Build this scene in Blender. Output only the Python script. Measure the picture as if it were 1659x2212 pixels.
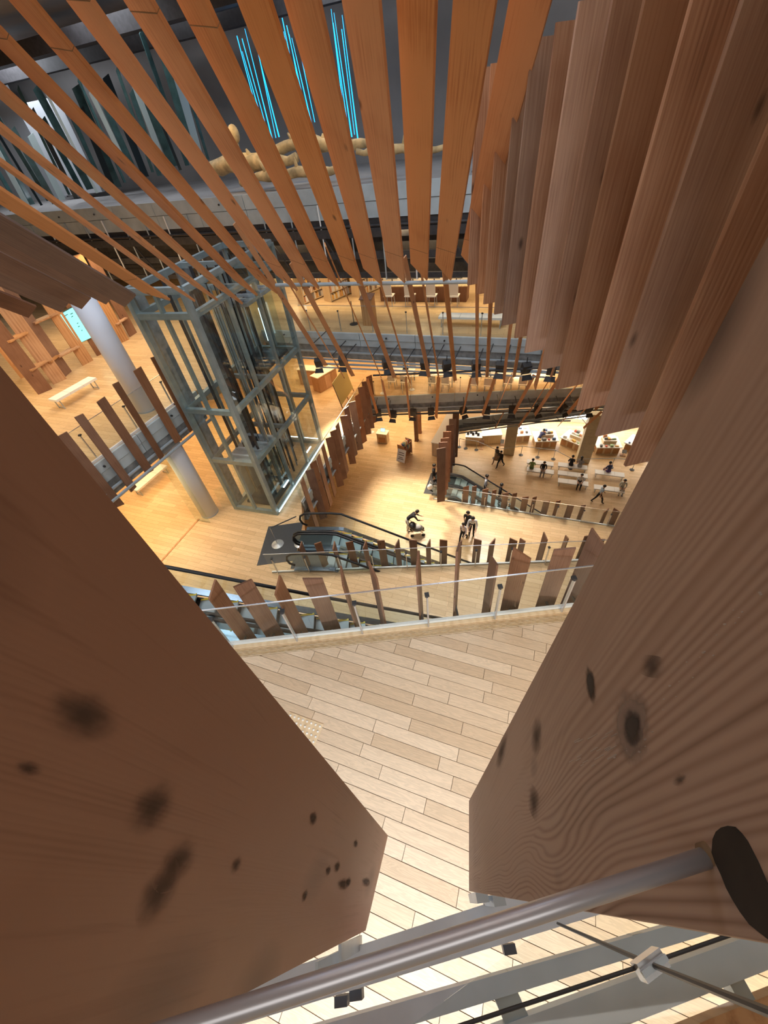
import bpy, bmesh, math, random
from mathutils import Vector, Matrix
random.seed(7)
for o in list(bpy.data.objects): bpy.data.objects.remove(o)
SC = bpy.context.scene
COL = SC.collection

# ---------------------------------------------------------------- camera
FPX, CX, CY = 850.0, 829.5, 1106.0
CAMZ = 21.0
_n = Vector((950 - CX, 1945 - CY, FPX)).normalized()          # down, in camera space (x right, y down, z forward)
_up = -_n
_f = (Vector((0, 0, 1)) - Vector((0, 0, 1)).dot(_up) * _up).normalized()
_r = _f.cross(_up)
RM = Matrix((_r, _f, _up))                                     # camera space -> world
cd = bpy.data.cameras.new('camera'); cam = bpy.data.objects.new('camera', cd); COL.objects.link(cam)
cd.sensor_fit = 'VERTICAL'; cd.sensor_height = 24; cd.lens = 24 * FPX / 2212; cd.clip_start = 0.01; cd.clip_end = 200
_x, _y, _z = RM @ Vector((1, 0, 0)), RM @ Vector((0, -1, 0)), RM @ Vector((0, 0, -1))
cam.matrix_world = Matrix(((_x.x, _y.x, _z.x, 0), (_x.y, _y.y, _z.y, 0), (_x.z, _y.z, _z.z, CAMZ), (0, 0, 0, 1)))
SC.camera = cam

# ---------------------------------------------------------------- world, exposure, large lights
W = bpy.data.worlds.new('world'); SC.world = W; W.use_nodes = True
bg = W.node_tree.nodes['Background']; bg.inputs[0].default_value = (0.62, 0.60, 0.58, 1); bg.inputs[1].default_value = 0.30
SC.view_settings.view_transform = 'Standard'; SC.view_settings.look = 'None'
SC.view_settings.exposure = 0.0; SC.view_settings.gamma = 1.0; SC.view_settings.use_curve_mapping = False
ZV, ZW, ZX, ZA, ZG = 0.0, 4.85, 9.7, 14.55, 19.25            # floor levels
WARM = (1.0, 0.74, 0.42); AMBER = (1.0, 0.68, 0.34); SOFT = (1.0, 0.86, 0.66); COOL = (0.80, 0.89, 1.0); NEUT = (1.0, 0.93, 0.84)
def area(name, x, y, z, sx, sy, watts, col, aim=(0, 0, -1), spread=None):
    l = bpy.data.lights.new(name, 'AREA'); l.shape = 'RECTANGLE'; l.size = sx; l.size_y = sy; l.energy = watts; l.color = col
    if spread: l.spread = math.radians(spread)
    o = bpy.data.objects.new(name, l); COL.objects.link(o); o.location = (x, y, z)
    o.rotation_euler = Vector(aim).to_track_quat('-Z', 'Y').to_euler(); return o
def spot(name, x, y, z, tx, ty, tz, watts, col, deg=60, blend=0.6, size=0.25):
    l = bpy.data.lights.new(name, 'SPOT'); l.energy = watts; l.color = col; l.spot_size = math.radians(deg); l.spot_blend = blend; l.shadow_soft_size = size * 2
    o = bpy.data.objects.new(name, l); COL.objects.link(o); o.location = (x, y, z)
    o.rotation_euler = (Vector((tx, ty, tz)) - Vector((x, y, z))).to_track_quat('-Z', 'Y').to_euler(); return o
# lamps recessed under the slabs, storey by storey
for (x, y) in ((-2, 22), (3.0, 19), (6.8, 17.0), (5, 26), (-3, 29), (11, 24)): area('unseen_lamp', x, y, ZA + 3.3, 2.5, 2.5, 260, WARM)
for (x, y) in ((-14, 15), (-10, 20), (-15, 22), (-12.5, 11), (-9, 15.5)): area('unseen_lamp', x, y, ZA + 3.6, 2.2, 2.2, 150, AMBER)
for (x, y) in ((-11, 14), (-9.5, 11.5), (-8, 19), (-13, 19), (-2, 22.5), (-3, 26)): area('unseen_lamp', x, y, ZX + 3.4, 2.2, 2.2, 150, AMBER)
for (x, y) in ((4, 24), (9, 22.5), (14, 21), (7, 28)): area('unseen_lamp', x, y, ZX + 3.4, 2.5, 2.5, 230, WARM)
for (x, y) in ((1.5, 23.5), (4, 27), (0, 28.5)): area('unseen_lamp', x, y, ZW + 3.4, 2.2, 2.2, 170, WARM)
for (x, y) in ((9, 27), (14, 26), (19, 25), (24, 24)): area('unseen_lamp', x, y, ZW + 3.4, 2.2, 2.2, 150, SOFT)
for (x, y) in ((9, 29), (14, 28), (19, 27), (24, 26)): area('unseen_lamp', x, y, ZV + 3.6, 2.5, 2.5, 210, SOFT)
# unseen lamps added under the viewer to light the near floor, and track spots of the atrium
area('unseen_lamp', -0.8, -2.6, ZG - 1.7, 2.8, 1.2, 400, COOL, aim=(-0.1, 0.75, -1))
area('unseen_lamp', 4.2, -0.6, ZG - 1.7, 1.6, 2.0, 120, WARM, aim=(-0.55, 0.1, -1))
area('unseen_lamp', -5.5, 4.0, ZG - 0.75, 2.0, 2.0, 90, NEUT, aim=(0.1, 0.3, -1))
for (x, y, tx, ty, tz, w, c) in ((2.4, 19.0, 2.5, 14.0, ZW, 3600, SOFT), (-1.0, 18.4, -0.5, 15.0, ZW, 3400, SOFT), (6.5, 17.5, 8, 13.5, ZW, 3600, NEUT),
                                 (9.5, 22.0, 9.5, 21.0, ZV, 3400, NEUT), (13.5, 21.0, 14, 20.0, ZV, 3600, NEUT), (17, 20, 17.5, 18, ZV, 3400, NEUT),
                                 (-5.5, 11.0, -4.5, 9.6, ZX, 900, SOFT), (0.5, 9.5, 0.8, 7.0, ZX, 900, NEUT), (4.5, 9.0, 4.5, 6.8, ZX, 900, NEUT)):
    spot('track_spot', x, y, (ZX if tz < ZX else ZA) + 2.6, tx, ty, tz, w, c, 75)
area('unseen_lamp', 0.5, 4.0, 25.2, 6, 4, 260, NEUT)  # unseen lamp added over the void to raise the light on the boards
area('unseen_lamp', 0.3, -3.0, 25.2, 8, 3, 170, NEUT)  # unseen lamp added behind the viewer to light the near boards
for (x, y, w) in ((-16, 30, 520), (-8, 24, 300), (0, 22, 220), (8, 19, 200)): area('unseen_lamp', x, y, 25.2, 3, 3, w, (.86, .92, 1.0))
area('unseen_lamp', -6.0, 10.0, 25.2, 6, 5, 460, COOL)  # unseen cool lamp added over the void to light the gallery edge
area('unseen_lamp', 3.5, 12.0, 25.2, 4, 4, 430, COOL)  # unseen cool lamp added over the void to light the slab edges

# ---------------------------------------------------------------- helpers
def ray(px, py): return RM @ Vector((px - CX, py - CY, FPX))
def at(px, py, z):
    r = ray(px, py); t = (z - CAMZ) / r.z
    return Vector((r.x * t, r.y * t, z))
def on_line(px, py, p0, p1):
    d = Vector((p1[0] - p0[0], p1[1] - p0[1])); n = Vector((-d.y, d.x)); r = ray(px, py)
    t = (n.x * p0[0] + n.y * p0[1]) / (n.x * r.x + n.y * r.y)
    return Vector((r.x * t, r.y * t, CAMZ + r.z * t))
GA = math.radians(-25)
GU = Vector((math.cos(GA), math.sin(GA), 0)); GV = Vector((-math.sin(GA), math.cos(GA), 0))
ORD = ['', 'first', 'second', 'third', 'fourth', 'fifth', 'sixth', 'seventh', 'eighth', 'ninth', 'tenth', 'eleventh', 'twelfth', 'thirteenth',
       'fourteenth', 'fifteenth', 'sixteenth', 'seventeenth', 'eighteenth', 'nineteenth', 'twentieth', 'twenty-first', 'twenty-second', 'twenty-third']
class MB:
    def __init__(s): s.v = []; s.f = []; s.m = []
    def add(s, vs, fs, m=0):
        b = len(s.v); s.v += [Vector(v) for v in vs]; s.f += [tuple(b + i for i in f) for f in fs]; s.m += [m] * len(fs); return s
    def box(s, c, d, M=None, m=0):
        hx, hy, hz = d[0] / 2, d[1] / 2, d[2] / 2
        vs = [Vector((x * hx, y * hy, z * hz)) for x in (-1, 1) for y in (-1, 1) for z in (-1, 1)]
        if M: vs = [M @ v for v in vs]
        vs = [v + Vector(c) for v in vs]
        return s.add(vs, [(0, 1, 3, 2), (4, 6, 7, 5), (0, 4, 5, 1), (2, 3, 7, 6), (0, 2, 6, 4), (1, 5, 7, 3)], m)
    def bar(s, a, b, w, h=None, m=0, up=(0, 0, 1)):
        a, b = Vector(a), Vector(b); h = h or w; z = (b - a); L = z.length; z.normalize()
        u = Vector(up)
        if abs(z.dot(u)) > .98: u = Vector((1, 0, 0))
        x = u.cross(z).normalized(); y = z.cross(x)
        M = Matrix((x, y, z)).transposed()
        return s.box((a + b) / 2, (w, h, L), M, m)
    def tube(s, pts, r, n=8, m=0, cap=True, close=False):
        pts = [Vector(p) for p in pts]; rs = r if isinstance(r, (list, tuple)) else [r] * len(pts)
        rings = []; px = None
        for i, p in enumerate(pts):
            d = (pts[min(i + 1, len(pts) - 1)] - pts[max(i - 1, 0)]).normalized()
            if px is None:
                u = Vector((0, 0, 1)) if abs(d.z) < .9 else Vector((1, 0, 0)); px = u.cross(d).normalized()
            else:
                px = (px - d * px.dot(d)).normalized()
            py = d.cross(px)
            rings.append([p + (px * math.cos(2 * math.pi * k / n) + py * math.sin(2 * math.pi * k / n)) * rs[i] for k in range(n)])
        vs = [v for g in rings for v in g]; fs = []
        for i in range(len(rings) - 1):
            for k in range(n):
                a = i * n + k; b = i * n + (k + 1) % n; fs.append((a, b, b + n, a + n))
        if cap: fs += [tuple(range(n))[::-1], tuple((len(rings) - 1) * n + k for k in range(n))]
        return s.add(vs, fs, m)
    def prism(s, poly, z0, z1, m=0):
        n = len(poly); vs = [(p[0], p[1], z0) for p in poly] + [(p[0], p[1], z1) for p in poly]
        fs = [tuple(range(n))[::-1], tuple(range(n, 2 * n))] + [(i, (i + 1) % n, n + (i + 1) % n, n + i) for i in range(n)]
        return s.add(vs, fs, m)
    def sheet(s, poly, off, m=0):
        n = len(poly); vs = [Vector(p) for p in poly]; o = Vector(off); vs += [v + o for v in vs]
        return s.add(vs, [tuple(range(n))[::-1], tuple(range(n, 2 * n))] + [(i, (i + 1) % n, n + (i + 1) % n, n + i) for i in range(n)], m)
    def ball(s, c, r, n=10, k=6, m=0):
        c = Vector(c); r = r if isinstance(r, (list, tuple)) else (r, r, r); vs = []; fs = []
        for i in range(k + 1):
            t = math.pi * i / k
            for j in range(n):
                p = 2 * math.pi * j / n; vs.append(c + Vector((r[0] * math.sin(t) * math.cos(p), r[1] * math.sin(t) * math.sin(p), r[2] * math.cos(t))))
        for i in range(k):
            for j in range(n):
                a = i * n + j; b = i * n + (j + 1) % n; fs.append((a, a + n, b + n, b))
        return s.add(vs, fs, m)
    def mesh(s, name, mats, smooth=False):
        me = bpy.data.meshes.new(name); me.from_pydata([tuple(v) for v in s.v], [], s.f)
        for mt in (mats if isinstance(mats, (list, tuple)) else [mats]): me.materials.append(mt)
        me.polygons.foreach_set('material_index', s.m)
        b = bmesh.new(); b.from_mesh(me); bmesh.ops.recalc_face_normals(b, faces=b.faces); b.to_mesh(me); b.free()
        if smooth: me.polygons.foreach_set('use_smooth', [True] * len(me.polygons))
        me.update(); return me
    def build(s, name, mats, parent=None, smooth=False, origin=None):
        if origin is not None:
            o0 = Vector(origin); s.v = [v - o0 for v in s.v]
        o = bpy.data.objects.new(name, s.mesh(name, mats, smooth)); COL.objects.link(o)
        if origin is not None: o.location = origin
        if parent: o.parent = parent
        return o
def tag(o, label=None, cat=None, group=None, kind=None):
    if label: o['label'] = label
    if cat: o['category'] = cat
    if group: o['group'] = group
    if kind: o['kind'] = kind
    return o
def empty(name, loc, label, cat, group=None, rz=0):
    o = bpy.data.objects.new(name, None); COL.objects.link(o); o.location = loc; o.rotation_euler = (0, 0, rz); o.empty_display_size = .2
    return tag(o, label, cat, group)
def inst(name, me, parent, loc=(0, 0, 0), rz=0):
    o = bpy.data.objects.new(name, me); COL.objects.link(o); o.location = loc; o.rotation_euler = (0, 0, rz)
    if parent: o.parent = parent
    return o
def copy_tree(o, parent=None):
    c = o.copy(); COL.objects.link(c); c.parent = parent
    for ch in list(o.children): copy_tree(ch, c)
    return c

# ---------------------------------------------------------------- materials
def nodes(name):
    m = bpy.data.materials.new(name); m.use_nodes = True; nt = m.node_tree; nt.nodes.clear()
    return m, nt
def N(nt, t, **kw):
    n = nt.nodes.new(t)
    for k, v in kw.items():
        if k.startswith('i_'): n.inputs[k[2:].replace('_', ' ')].default_value = v
        else: setattr(n, k, v)
    return n
def plain(name, col, rough=.5, metal=0, noise=0.0, nscale=6, emit=None, estr=0, spec=.5):
    m, nt = nodes(name); o = N(nt, 'ShaderNodeOutputMaterial'); b = N(nt, 'ShaderNodeBsdfPrincipled')
    b.inputs['Base Color'].default_value = (*col, 1); b.inputs['Roughness'].default_value = rough; b.inputs['Metallic'].default_value = metal
    b.inputs['Specular IOR Level'].default_value = spec
    if noise:
        tc = N(nt, 'ShaderNodeTexCoord'); nz = N(nt, 'ShaderNodeTexNoise'); nz.inputs['Scale'].default_value = nscale; nz.inputs['Detail'].default_value = 4
        cr = N(nt, 'ShaderNodeValToRGB'); cr.color_ramp.elements[0].position = .3; cr.color_ramp.elements[1].position = .7
        cr.color_ramp.elements[0].color = (*[c * (1 - noise) for c in col], 1); cr.color_ramp.elements[1].color = (*[min(1, c * (1 + noise * .6)) for c in col], 1)
        nt.links.new(tc.outputs['Object'], nz.inputs['Vector']); nt.links.new(nz.outputs['Fac'], cr.inputs['Fac']); nt.links.new(cr.outputs['Color'], b.inputs['Base Color'])
    if emit:
        b.inputs['Emission Color'].default_value = (*emit, 1); b.inputs['Emission Strength'].default_value = estr
    nt.links.new(b.outputs[0], o.inputs[0]); return m
def wood(name, dark, mid, light, rough=.55, gs=1.0, knots=True, vary=.25, lines=26, lc=.5, warp=8.0, kb=5.0, blotch=.7, sharp=1.0, kr=(.05, .13, .75)):
    """grain runs along the object's local Z; width along X"""
    m, nt = nodes(name); L = nt.links.new
    o = N(nt, 'ShaderNodeOutputMaterial'); b = N(nt, 'ShaderNodeBsdfPrincipled'); b.inputs['Roughness'].default_value = rough
    b.inputs['Specular IOR Level'].default_value = .3
    tc = N(nt, 'ShaderNodeTexCoord'); oi = N(nt, 'ShaderNodeObjectInfo')
    off = N(nt, 'ShaderNodeVectorMath', operation='SCALE'); off.inputs[0].default_value = (13.1, 7.3, 31.7); L(oi.outputs['Random'], off.inputs['Scale'])
    ad = N(nt, 'ShaderNodeVectorMath', operation='ADD'); L(tc.outputs['Object'], ad.inputs[0]); L(off.outputs[0], ad.inputs[1])
    # knots: sparse stretched cells that bend the grain
    mk = N(nt, 'ShaderNodeMapping'); mk.inputs['Scale'].default_value = (4.2 * gs, 4.2 * gs, 1.9 * gs); L(ad.outputs[0], mk.inputs['Vector'])
    vo = N(nt, 'ShaderNodeTexVoronoi', voronoi_dimensions='3D'); vo.inputs['Scale'].default_value = 1.0; L(mk.outputs[0], vo.inputs['Vector'])
    bend = N(nt, 'ShaderNodeMapRange'); bend.inputs['From Min'].default_value = 0; bend.inputs['From Max'].default_value = .55; bend.inputs['To Min'].default_value = 1; bend.inputs['To Max'].default_value = 0
    bend.interpolation_type = 'SMOOTHSTEP'; L(vo.outputs['Distance'], bend.inputs['Value'])
    mg = N(nt, 'ShaderNodeMapping'); mg.inputs['Scale'].default_value = (1, 1, .10); L(ad.outputs[0], mg.inputs['Vector'])
    n1 = N(nt, 'ShaderNodeTexNoise'); n1.inputs['Scale'].default_value = 3.2 * gs; n1.inputs['Detail'].default_value = 2; L(mg.outputs[0], n1.inputs['Vector'])
    sx = N(nt, 'ShaderNodeSeparateXYZ'); L(ad.outputs[0], sx.inputs[0])
    # ring phase = x*lines + warp + knot bend
    ph = N(nt, 'ShaderNodeMath', operation='MULTIPLY_ADD'); L(n1.outputs['Fac'], ph.inputs[0]); ph.inputs[1].default_value = warp; ph.inputs[2].default_value = 0
    p2 = N(nt, 'ShaderNodeMath', operation='MULTIPLY_ADD'); L(sx.outputs['X'], p2.inputs[0]); p2.inputs[1].default_value = lines * 3.0; L(ph.outputs[0], p2.inputs[2])
    p3 = N(nt, 'ShaderNodeMath', operation='MULTIPLY_ADD'); L(bend.outputs[0], p3.inputs[0]); p3.inputs[1].default_value = kb if knots else 0; L(p2.outputs[0], p3.inputs[2])
    mq = N(nt, 'ShaderNodeMapping'); mq.inputs['Scale'].default_value = (14 * gs, 14 * gs, .35); L(ad.outputs[0], mq.inputs['Vector'])
    n5 = N(nt, 'ShaderNodeTexNoise'); n5.inputs['Scale'].default_value = 1; n5.inputs['Detail'].default_value = 2; L(mq.outputs[0], n5.inputs['Vector'])
    p4 = N(nt, 'ShaderNodeMath', operation='MULTIPLY_ADD'); L(n5.outputs['Fac'], p4.inputs[0]); p4.inputs[1].default_value = lines * .11; L(p3.outputs[0], p4.inputs[2])
    s0 = N(nt, 'ShaderNodeMath', operation='SINE'); L(p4.outputs[0], s0.inputs[0])
    am = N(nt, 'ShaderNodeMapRange'); am.inputs['From Min'].default_value = .35; am.inputs['From Max'].default_value = .65; am.inputs['To Min'].default_value = .05; L(n1.outputs['Fac'], am.inputs['Value'])
    si = N(nt, 'ShaderNodeMath', operation='MULTIPLY'); L(s0.outputs[0], si.inputs[0]); L(am.outputs[0], si.inputs[1])
    rg = N(nt, 'ShaderNodeMapRange'); rg.inputs['From Min'].default_value = -1; rg.inputs['From Max'].default_value = 1; L(si.outputs[0], rg.inputs['Value'])
    mf = N(nt, 'ShaderNodeMapping'); mf.inputs['Scale'].default_value = (90, 90, 2.2); L(ad.outputs[0], mf.inputs['Vector'])
    n2 = N(nt, 'ShaderNodeTexNoise'); n2.inputs['Scale'].default_value = 1.0; n2.inputs['Detail'].default_value = 3; L(mf.outputs[0], n2.inputs['Vector'])
    sh_ = N(nt, 'ShaderNodeMath', operation='POWER'); L(rg.outputs[0], sh_.inputs[0]); sh_.inputs[1].default_value = sharp
    mx = N(nt, 'ShaderNodeMath', operation='MULTIPLY_ADD'); L(sh_.outputs[0], mx.inputs[0]); mx.inputs[1].default_value = lc; 
    h2 = N(nt, 'ShaderNodeMath', operation='MULTIPLY'); L(n2.outputs['Fac'], h2.inputs[0]); h2.inputs[1].default_value = 1 - lc; L(h2.outputs[0], mx.inputs[2])
    n3 = N(nt, 'ShaderNodeTexNoise'); n3.inputs['Scale'].default_value = 1.6; n3.inputs['Detail'].default_value = 3; L(ad.outputs[0], n3.inputs['Vector'])
    m3 = N(nt, 'ShaderNodeMath', operation='MULTIPLY_ADD'); L(n3.outputs['Fac'], m3.inputs[0]); m3.inputs[1].default_value = blotch; L(mx.outputs[0], m3.inputs[2])
    cr = N(nt, 'ShaderNodeValToRGB'); e = cr.color_ramp.elements; e[0].position = .38; e[0].color = (*dark, 1); e[1].position = .98; e[1].color = (*light, 1)
    k = cr.color_ramp.elements.new(.68); k.color = (*mid, 1); L(m3.outputs[0], cr.inputs['Fac'])
    out = cr.outputs['Color']
    if knots:
        kc = N(nt, 'ShaderNodeMapRange'); kc.inputs['From Min'].default_value = kr[0]; kc.inputs['From Max'].default_value = kr[1]; kc.inputs['To Min'].default_value = kr[2]; kc.inputs['To Max'].default_value = 0; L(vo.outputs['Distance'], kc.inputs['Value'])
        mk2 = N(nt, 'ShaderNodeMixRGB'); mk2.inputs['Color2'].default_value = (dark[0] * .25, dark[1] * .25, dark[2] * .3, 1); L(kc.outputs[0], mk2.inputs['Fac']); L(out, mk2.inputs['Color1']); out = mk2.outputs[0]
    hv = N(nt, 'ShaderNodeHueSaturation'); vr = N(nt, 'ShaderNodeMapRange'); vr.inputs['To Min'].default_value = 1 - vary; vr.inputs['To Max'].default_value = 1 + vary
    L(oi.outputs['Random'], vr.inputs['Value']); L(vr.outputs[0], hv.inputs['Value'])
    fr_ = N(nt, 'ShaderNodeMath', operation='MULTIPLY'); fr_.inputs[1].default_value = 7.31; L(oi.outputs['Random'], fr_.inputs[0]); f2 = N(nt, 'ShaderNodeMath', operation='FRACT'); L(fr_.outputs[0], f2.inputs[0])
    sr = N(nt, 'ShaderNodeMapRange'); sr.inputs['To Min'].default_value = 1 - vary * 1.3; sr.inputs['To Max'].default_value = 1.05; L(f2.outputs[0], sr.inputs['Value']); L(sr.outputs[0], hv.inputs['Saturation']); L(out, hv.inputs['Color'])
    L(hv.outputs[0], b.inputs['Base Color'])
    bp = N(nt, 'ShaderNodeBump'); bp.inputs['Strength'].default_value = .15; bp.inputs['Distance'].default_value = .003; L(m3.outputs[0], bp.inputs['Height']); L(bp.outputs[0], b.inputs['Normal'])
    L(b.outputs[0], o.inputs[0]); return m
def floor_mat(name, c1, c2, plank=False):
    m, nt = nodes(name); L = nt.links.new
    o = N(nt, 'ShaderNodeOutputMaterial'); b = N(nt, 'ShaderNodeBsdfPrincipled'); b.inputs['Roughness'].default_value = .33; b.inputs['Specular IOR Level'].default_value = .35
    ge = N(nt, 'ShaderNodeNewGeometry'); mp = N(nt, 'ShaderNodeMapping', vector_type='POINT'); mp.inputs['Rotation'].default_value = (0, 0, -GA); L(ge.outputs['Position'], mp.inputs['Vector'])
    mg = N(nt, 'ShaderNodeMapping'); mg.inputs['Scale'].default_value = (.9, 9, 1); L(mp.outputs[0], mg.inputs['Vector'])
    nz = N(nt, 'ShaderNodeTexNoise'); nz.inputs['Scale'].default_value = 2.2; nz.inputs['Detail'].default_value = 4; nz.inputs['Distortion'].default_value = 1.2; L(mg.outputs[0], nz.inputs['Vector'])
    wr = N(nt, 'ShaderNodeMath', operation='MULTIPLY'); L(nz.outputs['Fac'], wr.inputs[0]); wr.inputs[1].default_value = 34
    sn = N(nt, 'ShaderNodeMath', operation='SINE'); L(wr.outputs[0], sn.inputs[0])
    gr = N(nt, 'ShaderNodeMapRange'); gr.inputs['From Min'].default_value = -1; gr.inputs['To Min'].default_value = .90; gr.inputs['To Max'].default_value = 1.05; L(sn.outputs[0], gr.inputs['Value'])
    if plank:
        oi = N(nt, 'ShaderNodeObjectInfo'); mc = N(nt, 'ShaderNodeMixRGB'); mc.inputs['Color1'].default_value = (*c1, 1); mc.inputs['Color2'].default_value = (*c2, 1); L(oi.outputs['Random'], mc.inputs['Fac']); base = mc.outputs[0]
        adx = N(nt, 'ShaderNodeVectorMath', operation='SCALE'); adx.inputs[0].default_value = (17, 41, 3); L(oi.outputs['Random'], adx.inputs['Scale'])
        ad2 = N(nt, 'ShaderNodeVectorMath', operation='ADD'); L(mp.outputs[0], ad2.inputs[0]); L(adx.outputs[0], ad2.inputs[1]); L(ad2.outputs[0], mg.inputs['Vector'])
    else:
        br = N(nt, 'ShaderNodeTexBrick'); br.offset = .37; br.offset_frequency = 2; br.inputs['Scale'].default_value = 1; br.inputs['Brick Width'].default_value = 1.35; br.inputs['Row Height'].default_value = .18
        br.inputs['Mortar Size'].default_value = .004; br.inputs['Mortar Smooth'].default_value = .2; br.inputs['Bias'].default_value = 0
        br.inputs['Color1'].default_value = (*c1, 1); br.inputs['Color2'].default_value = (*c2, 1); br.inputs['Mortar'].default_value = (c2[0] * .55, c2[1] * .5, c2[2] * .42, 1)
        L(mp.outputs[0], br.inputs['Vector']); base = br.outputs['Color']
    mm = N(nt, 'ShaderNodeMixRGB', blend_type='MULTIPLY'); mm.inputs['Fac'].default_value = 1; L(base, mm.inputs['Color1']); L(gr.outputs[0], mm.inputs['Color2']); L(mm.outputs[0], b.inputs['Base Color'])
    L(b.outputs[0], o.inputs[0]); return m
def glass(name, tint=(.86, .93, .92), refl=.12, rough=.02):
    m, nt = nodes(name); L = nt.links.new; o = N(nt, 'ShaderNodeOutputMaterial'); t = N(nt, 'ShaderNodeBsdfTransparent'); t.inputs[0].default_value = (*tint, 1)
    g = N(nt, 'ShaderNodeBsdfGlossy'); g.inputs['Roughness'].default_value = rough; g.inputs['Color'].default_value = (.9, .95, 1, 1)
    fr = N(nt, 'ShaderNodeLayerWeight'); fr.inputs['Blend'].default_value = .5; pw_ = N(nt, 'ShaderNodeMath', operation='POWER'); pw_.inputs[1].default_value = 4.5; L(fr.outputs['Facing'], pw_.inputs[0]); ml = N(nt, 'ShaderNodeMath', operation='MULTIPLY_ADD'); ml.inputs[1].default_value = .55; ml.inputs[2].default_value = refl * .25; L(pw_.outputs[0], ml.inputs[0])
    mx = N(nt, 'ShaderNodeMixShader'); L(ml.outputs[0], mx.inputs[0]); L(t.outputs[0], mx.inputs[1]); L(g.outputs[0], mx.inputs[2]); L(mx.outputs[0], o.inputs[0]); return m
M = {}
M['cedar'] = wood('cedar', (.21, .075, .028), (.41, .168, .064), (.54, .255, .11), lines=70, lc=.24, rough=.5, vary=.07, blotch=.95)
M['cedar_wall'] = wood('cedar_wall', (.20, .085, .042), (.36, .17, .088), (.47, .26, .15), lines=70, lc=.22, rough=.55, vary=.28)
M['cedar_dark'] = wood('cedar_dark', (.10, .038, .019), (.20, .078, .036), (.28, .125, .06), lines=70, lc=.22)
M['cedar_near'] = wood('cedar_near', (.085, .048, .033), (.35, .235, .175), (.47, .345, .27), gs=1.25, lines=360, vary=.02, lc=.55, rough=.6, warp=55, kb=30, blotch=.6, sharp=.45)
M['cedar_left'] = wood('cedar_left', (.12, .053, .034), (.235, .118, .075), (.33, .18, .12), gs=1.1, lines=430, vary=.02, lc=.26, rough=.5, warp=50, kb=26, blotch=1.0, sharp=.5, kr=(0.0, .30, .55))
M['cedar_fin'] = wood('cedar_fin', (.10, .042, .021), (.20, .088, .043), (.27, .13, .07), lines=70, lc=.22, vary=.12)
M['cedar_shaded'] = wood('cedar_shaded', (.06, .025, .015), (.115, .05, .03), (.17, .08, .048), lines=70, lc=.22, vary=.3)  # darker copy of cedar_dark, the shade on the left bundle put into its colour
M['shelfwood'] = wood('shelfwood', (.25, .115, .045), (.42, .21, .09), (.52, .29, .14), lines=18, knots=False, vary=.15)
M['palewood'] = wood('palewood', (.50, .34, .18), (.62, .45, .26), (.70, .54, .34), lines=14, knots=False, vary=.08)
M['floor'] = floor_mat('oak_floor', (.70, .505, .295), (.585, .40, .22))
M['plank'] = floor_mat('oak_plank', (.72, .57, .41), (.58, .43, .285), plank=True)
M['joint'] = plain('joint_shadow', (.20, .13, .07), .8)
M['fascia'] = plain('fascia_concrete', (.44, .51, .55), .55, noise=.14, nscale=2)
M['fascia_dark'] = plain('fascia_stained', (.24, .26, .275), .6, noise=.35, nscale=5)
M['steel'] = plain('grey_steel', (.40, .45, .49), .4, .3, noise=.1)
M['steel_green'] = plain('lift_steel', (.30, .365, .385), .4, .35, noise=.15, nscale=4)
M['steel_blue'] = plain('painted_steel', (.52, .58, .66), .4, .1, noise=.06)
M['steel_dark'] = plain('dark_steel', (.05, .05, .055), .5, .3, noise=.3)
M['lattice'] = plain('soot_steel', (.045, .042, .045), .6, .1, noise=.3)
M['chrome'] = plain('brushed_steel', (.66, .69, .73), .25, .75)
M['deck'] = plain('escalator_deck', (.30, .34, .40), .22, .9)
M['rail'] = plain('rail_steel', (.50, .51, .56), .32, .55)
M['black'] = plain('black_rubber', (.012, .012, .014), .45)
M['mat'] = plain('landing_steel', (.075, .08, .09), .4, .4, noise=.1, nscale=30)
M['step'] = plain('step_steel', (.36, .43, .48), .4, .35)
M['yellow'] = plain('step_yellow', (.72, .58, .08), .5)
M['white'] = plain('white_paint', (.80, .80, .79), .5)
M['offwhite'] = plain('cream_laminate', (.78, .70, .58), .5)
M['column'] = plain('column_paint', (.74, .77, .86), .45)
M['glass'] = glass('clear_glass', (.955, .98, .975))
M['glass_dark'] = glass('green_glass', (.90, .95, .94), .2)
M['lift_glass'] = glass('lift_glass', (.94, .975, .97), .15)
M['art_glass'] = plain('art_glass', (.05, .10, .10), .12, 0, noise=.5, nscale=2)
M['art_dark'] = plain('art_glass_dark', (.02, .03, .035), .15)
M['art_pale'] = plain('art_glass_pale', (.45, .52, .50), .2)
M['neon'] = plain('blue_tube', (.05, .3, .5), .3, emit=(.01, .42, .95), estr=2.2)
M['led'] = plain('led_strip', (.9, .95, 1), .3, emit=(.75, .93, 1.0), estr=4)
M['screen'] = plain('screen_cyan', (.2, .6, .6), .3, emit=(.22, .95, .88), estr=1.0)
M['screen2'] = plain('tablet_screen', (.4, .7, .8), .3, emit=(.45, .85, 1.0), estr=1.0)
M['drift'] = plain('driftwood', (.60, .42, .20), .7, noise=.5, nscale=3)
M['ceiling'] = plain('ceiling_grey', (.28, .26, .25), .8, noise=.1, nscale=1)
M['wallgrey'] = plain('gallery_wall', (.30, .285, .28), .8, noise=.1, nscale=1)
M['wallwhite'] = plain('white_wall', (.55, .58, .62), .7)
M['cream'] = plain('cream_wall', (.70, .60, .45), .7)
M['window'] = plain('window_daylight', (.9, .95, 1), .4, emit=(.80, .90, 1.0), estr=3.2)
M['clad'] = plain('column_cladding', (.62, .52, .34), .6, noise=.12, nscale=3)
M['yellowpanel'] = plain('yellow_panel', (.50, .42, .16), .5)
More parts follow.
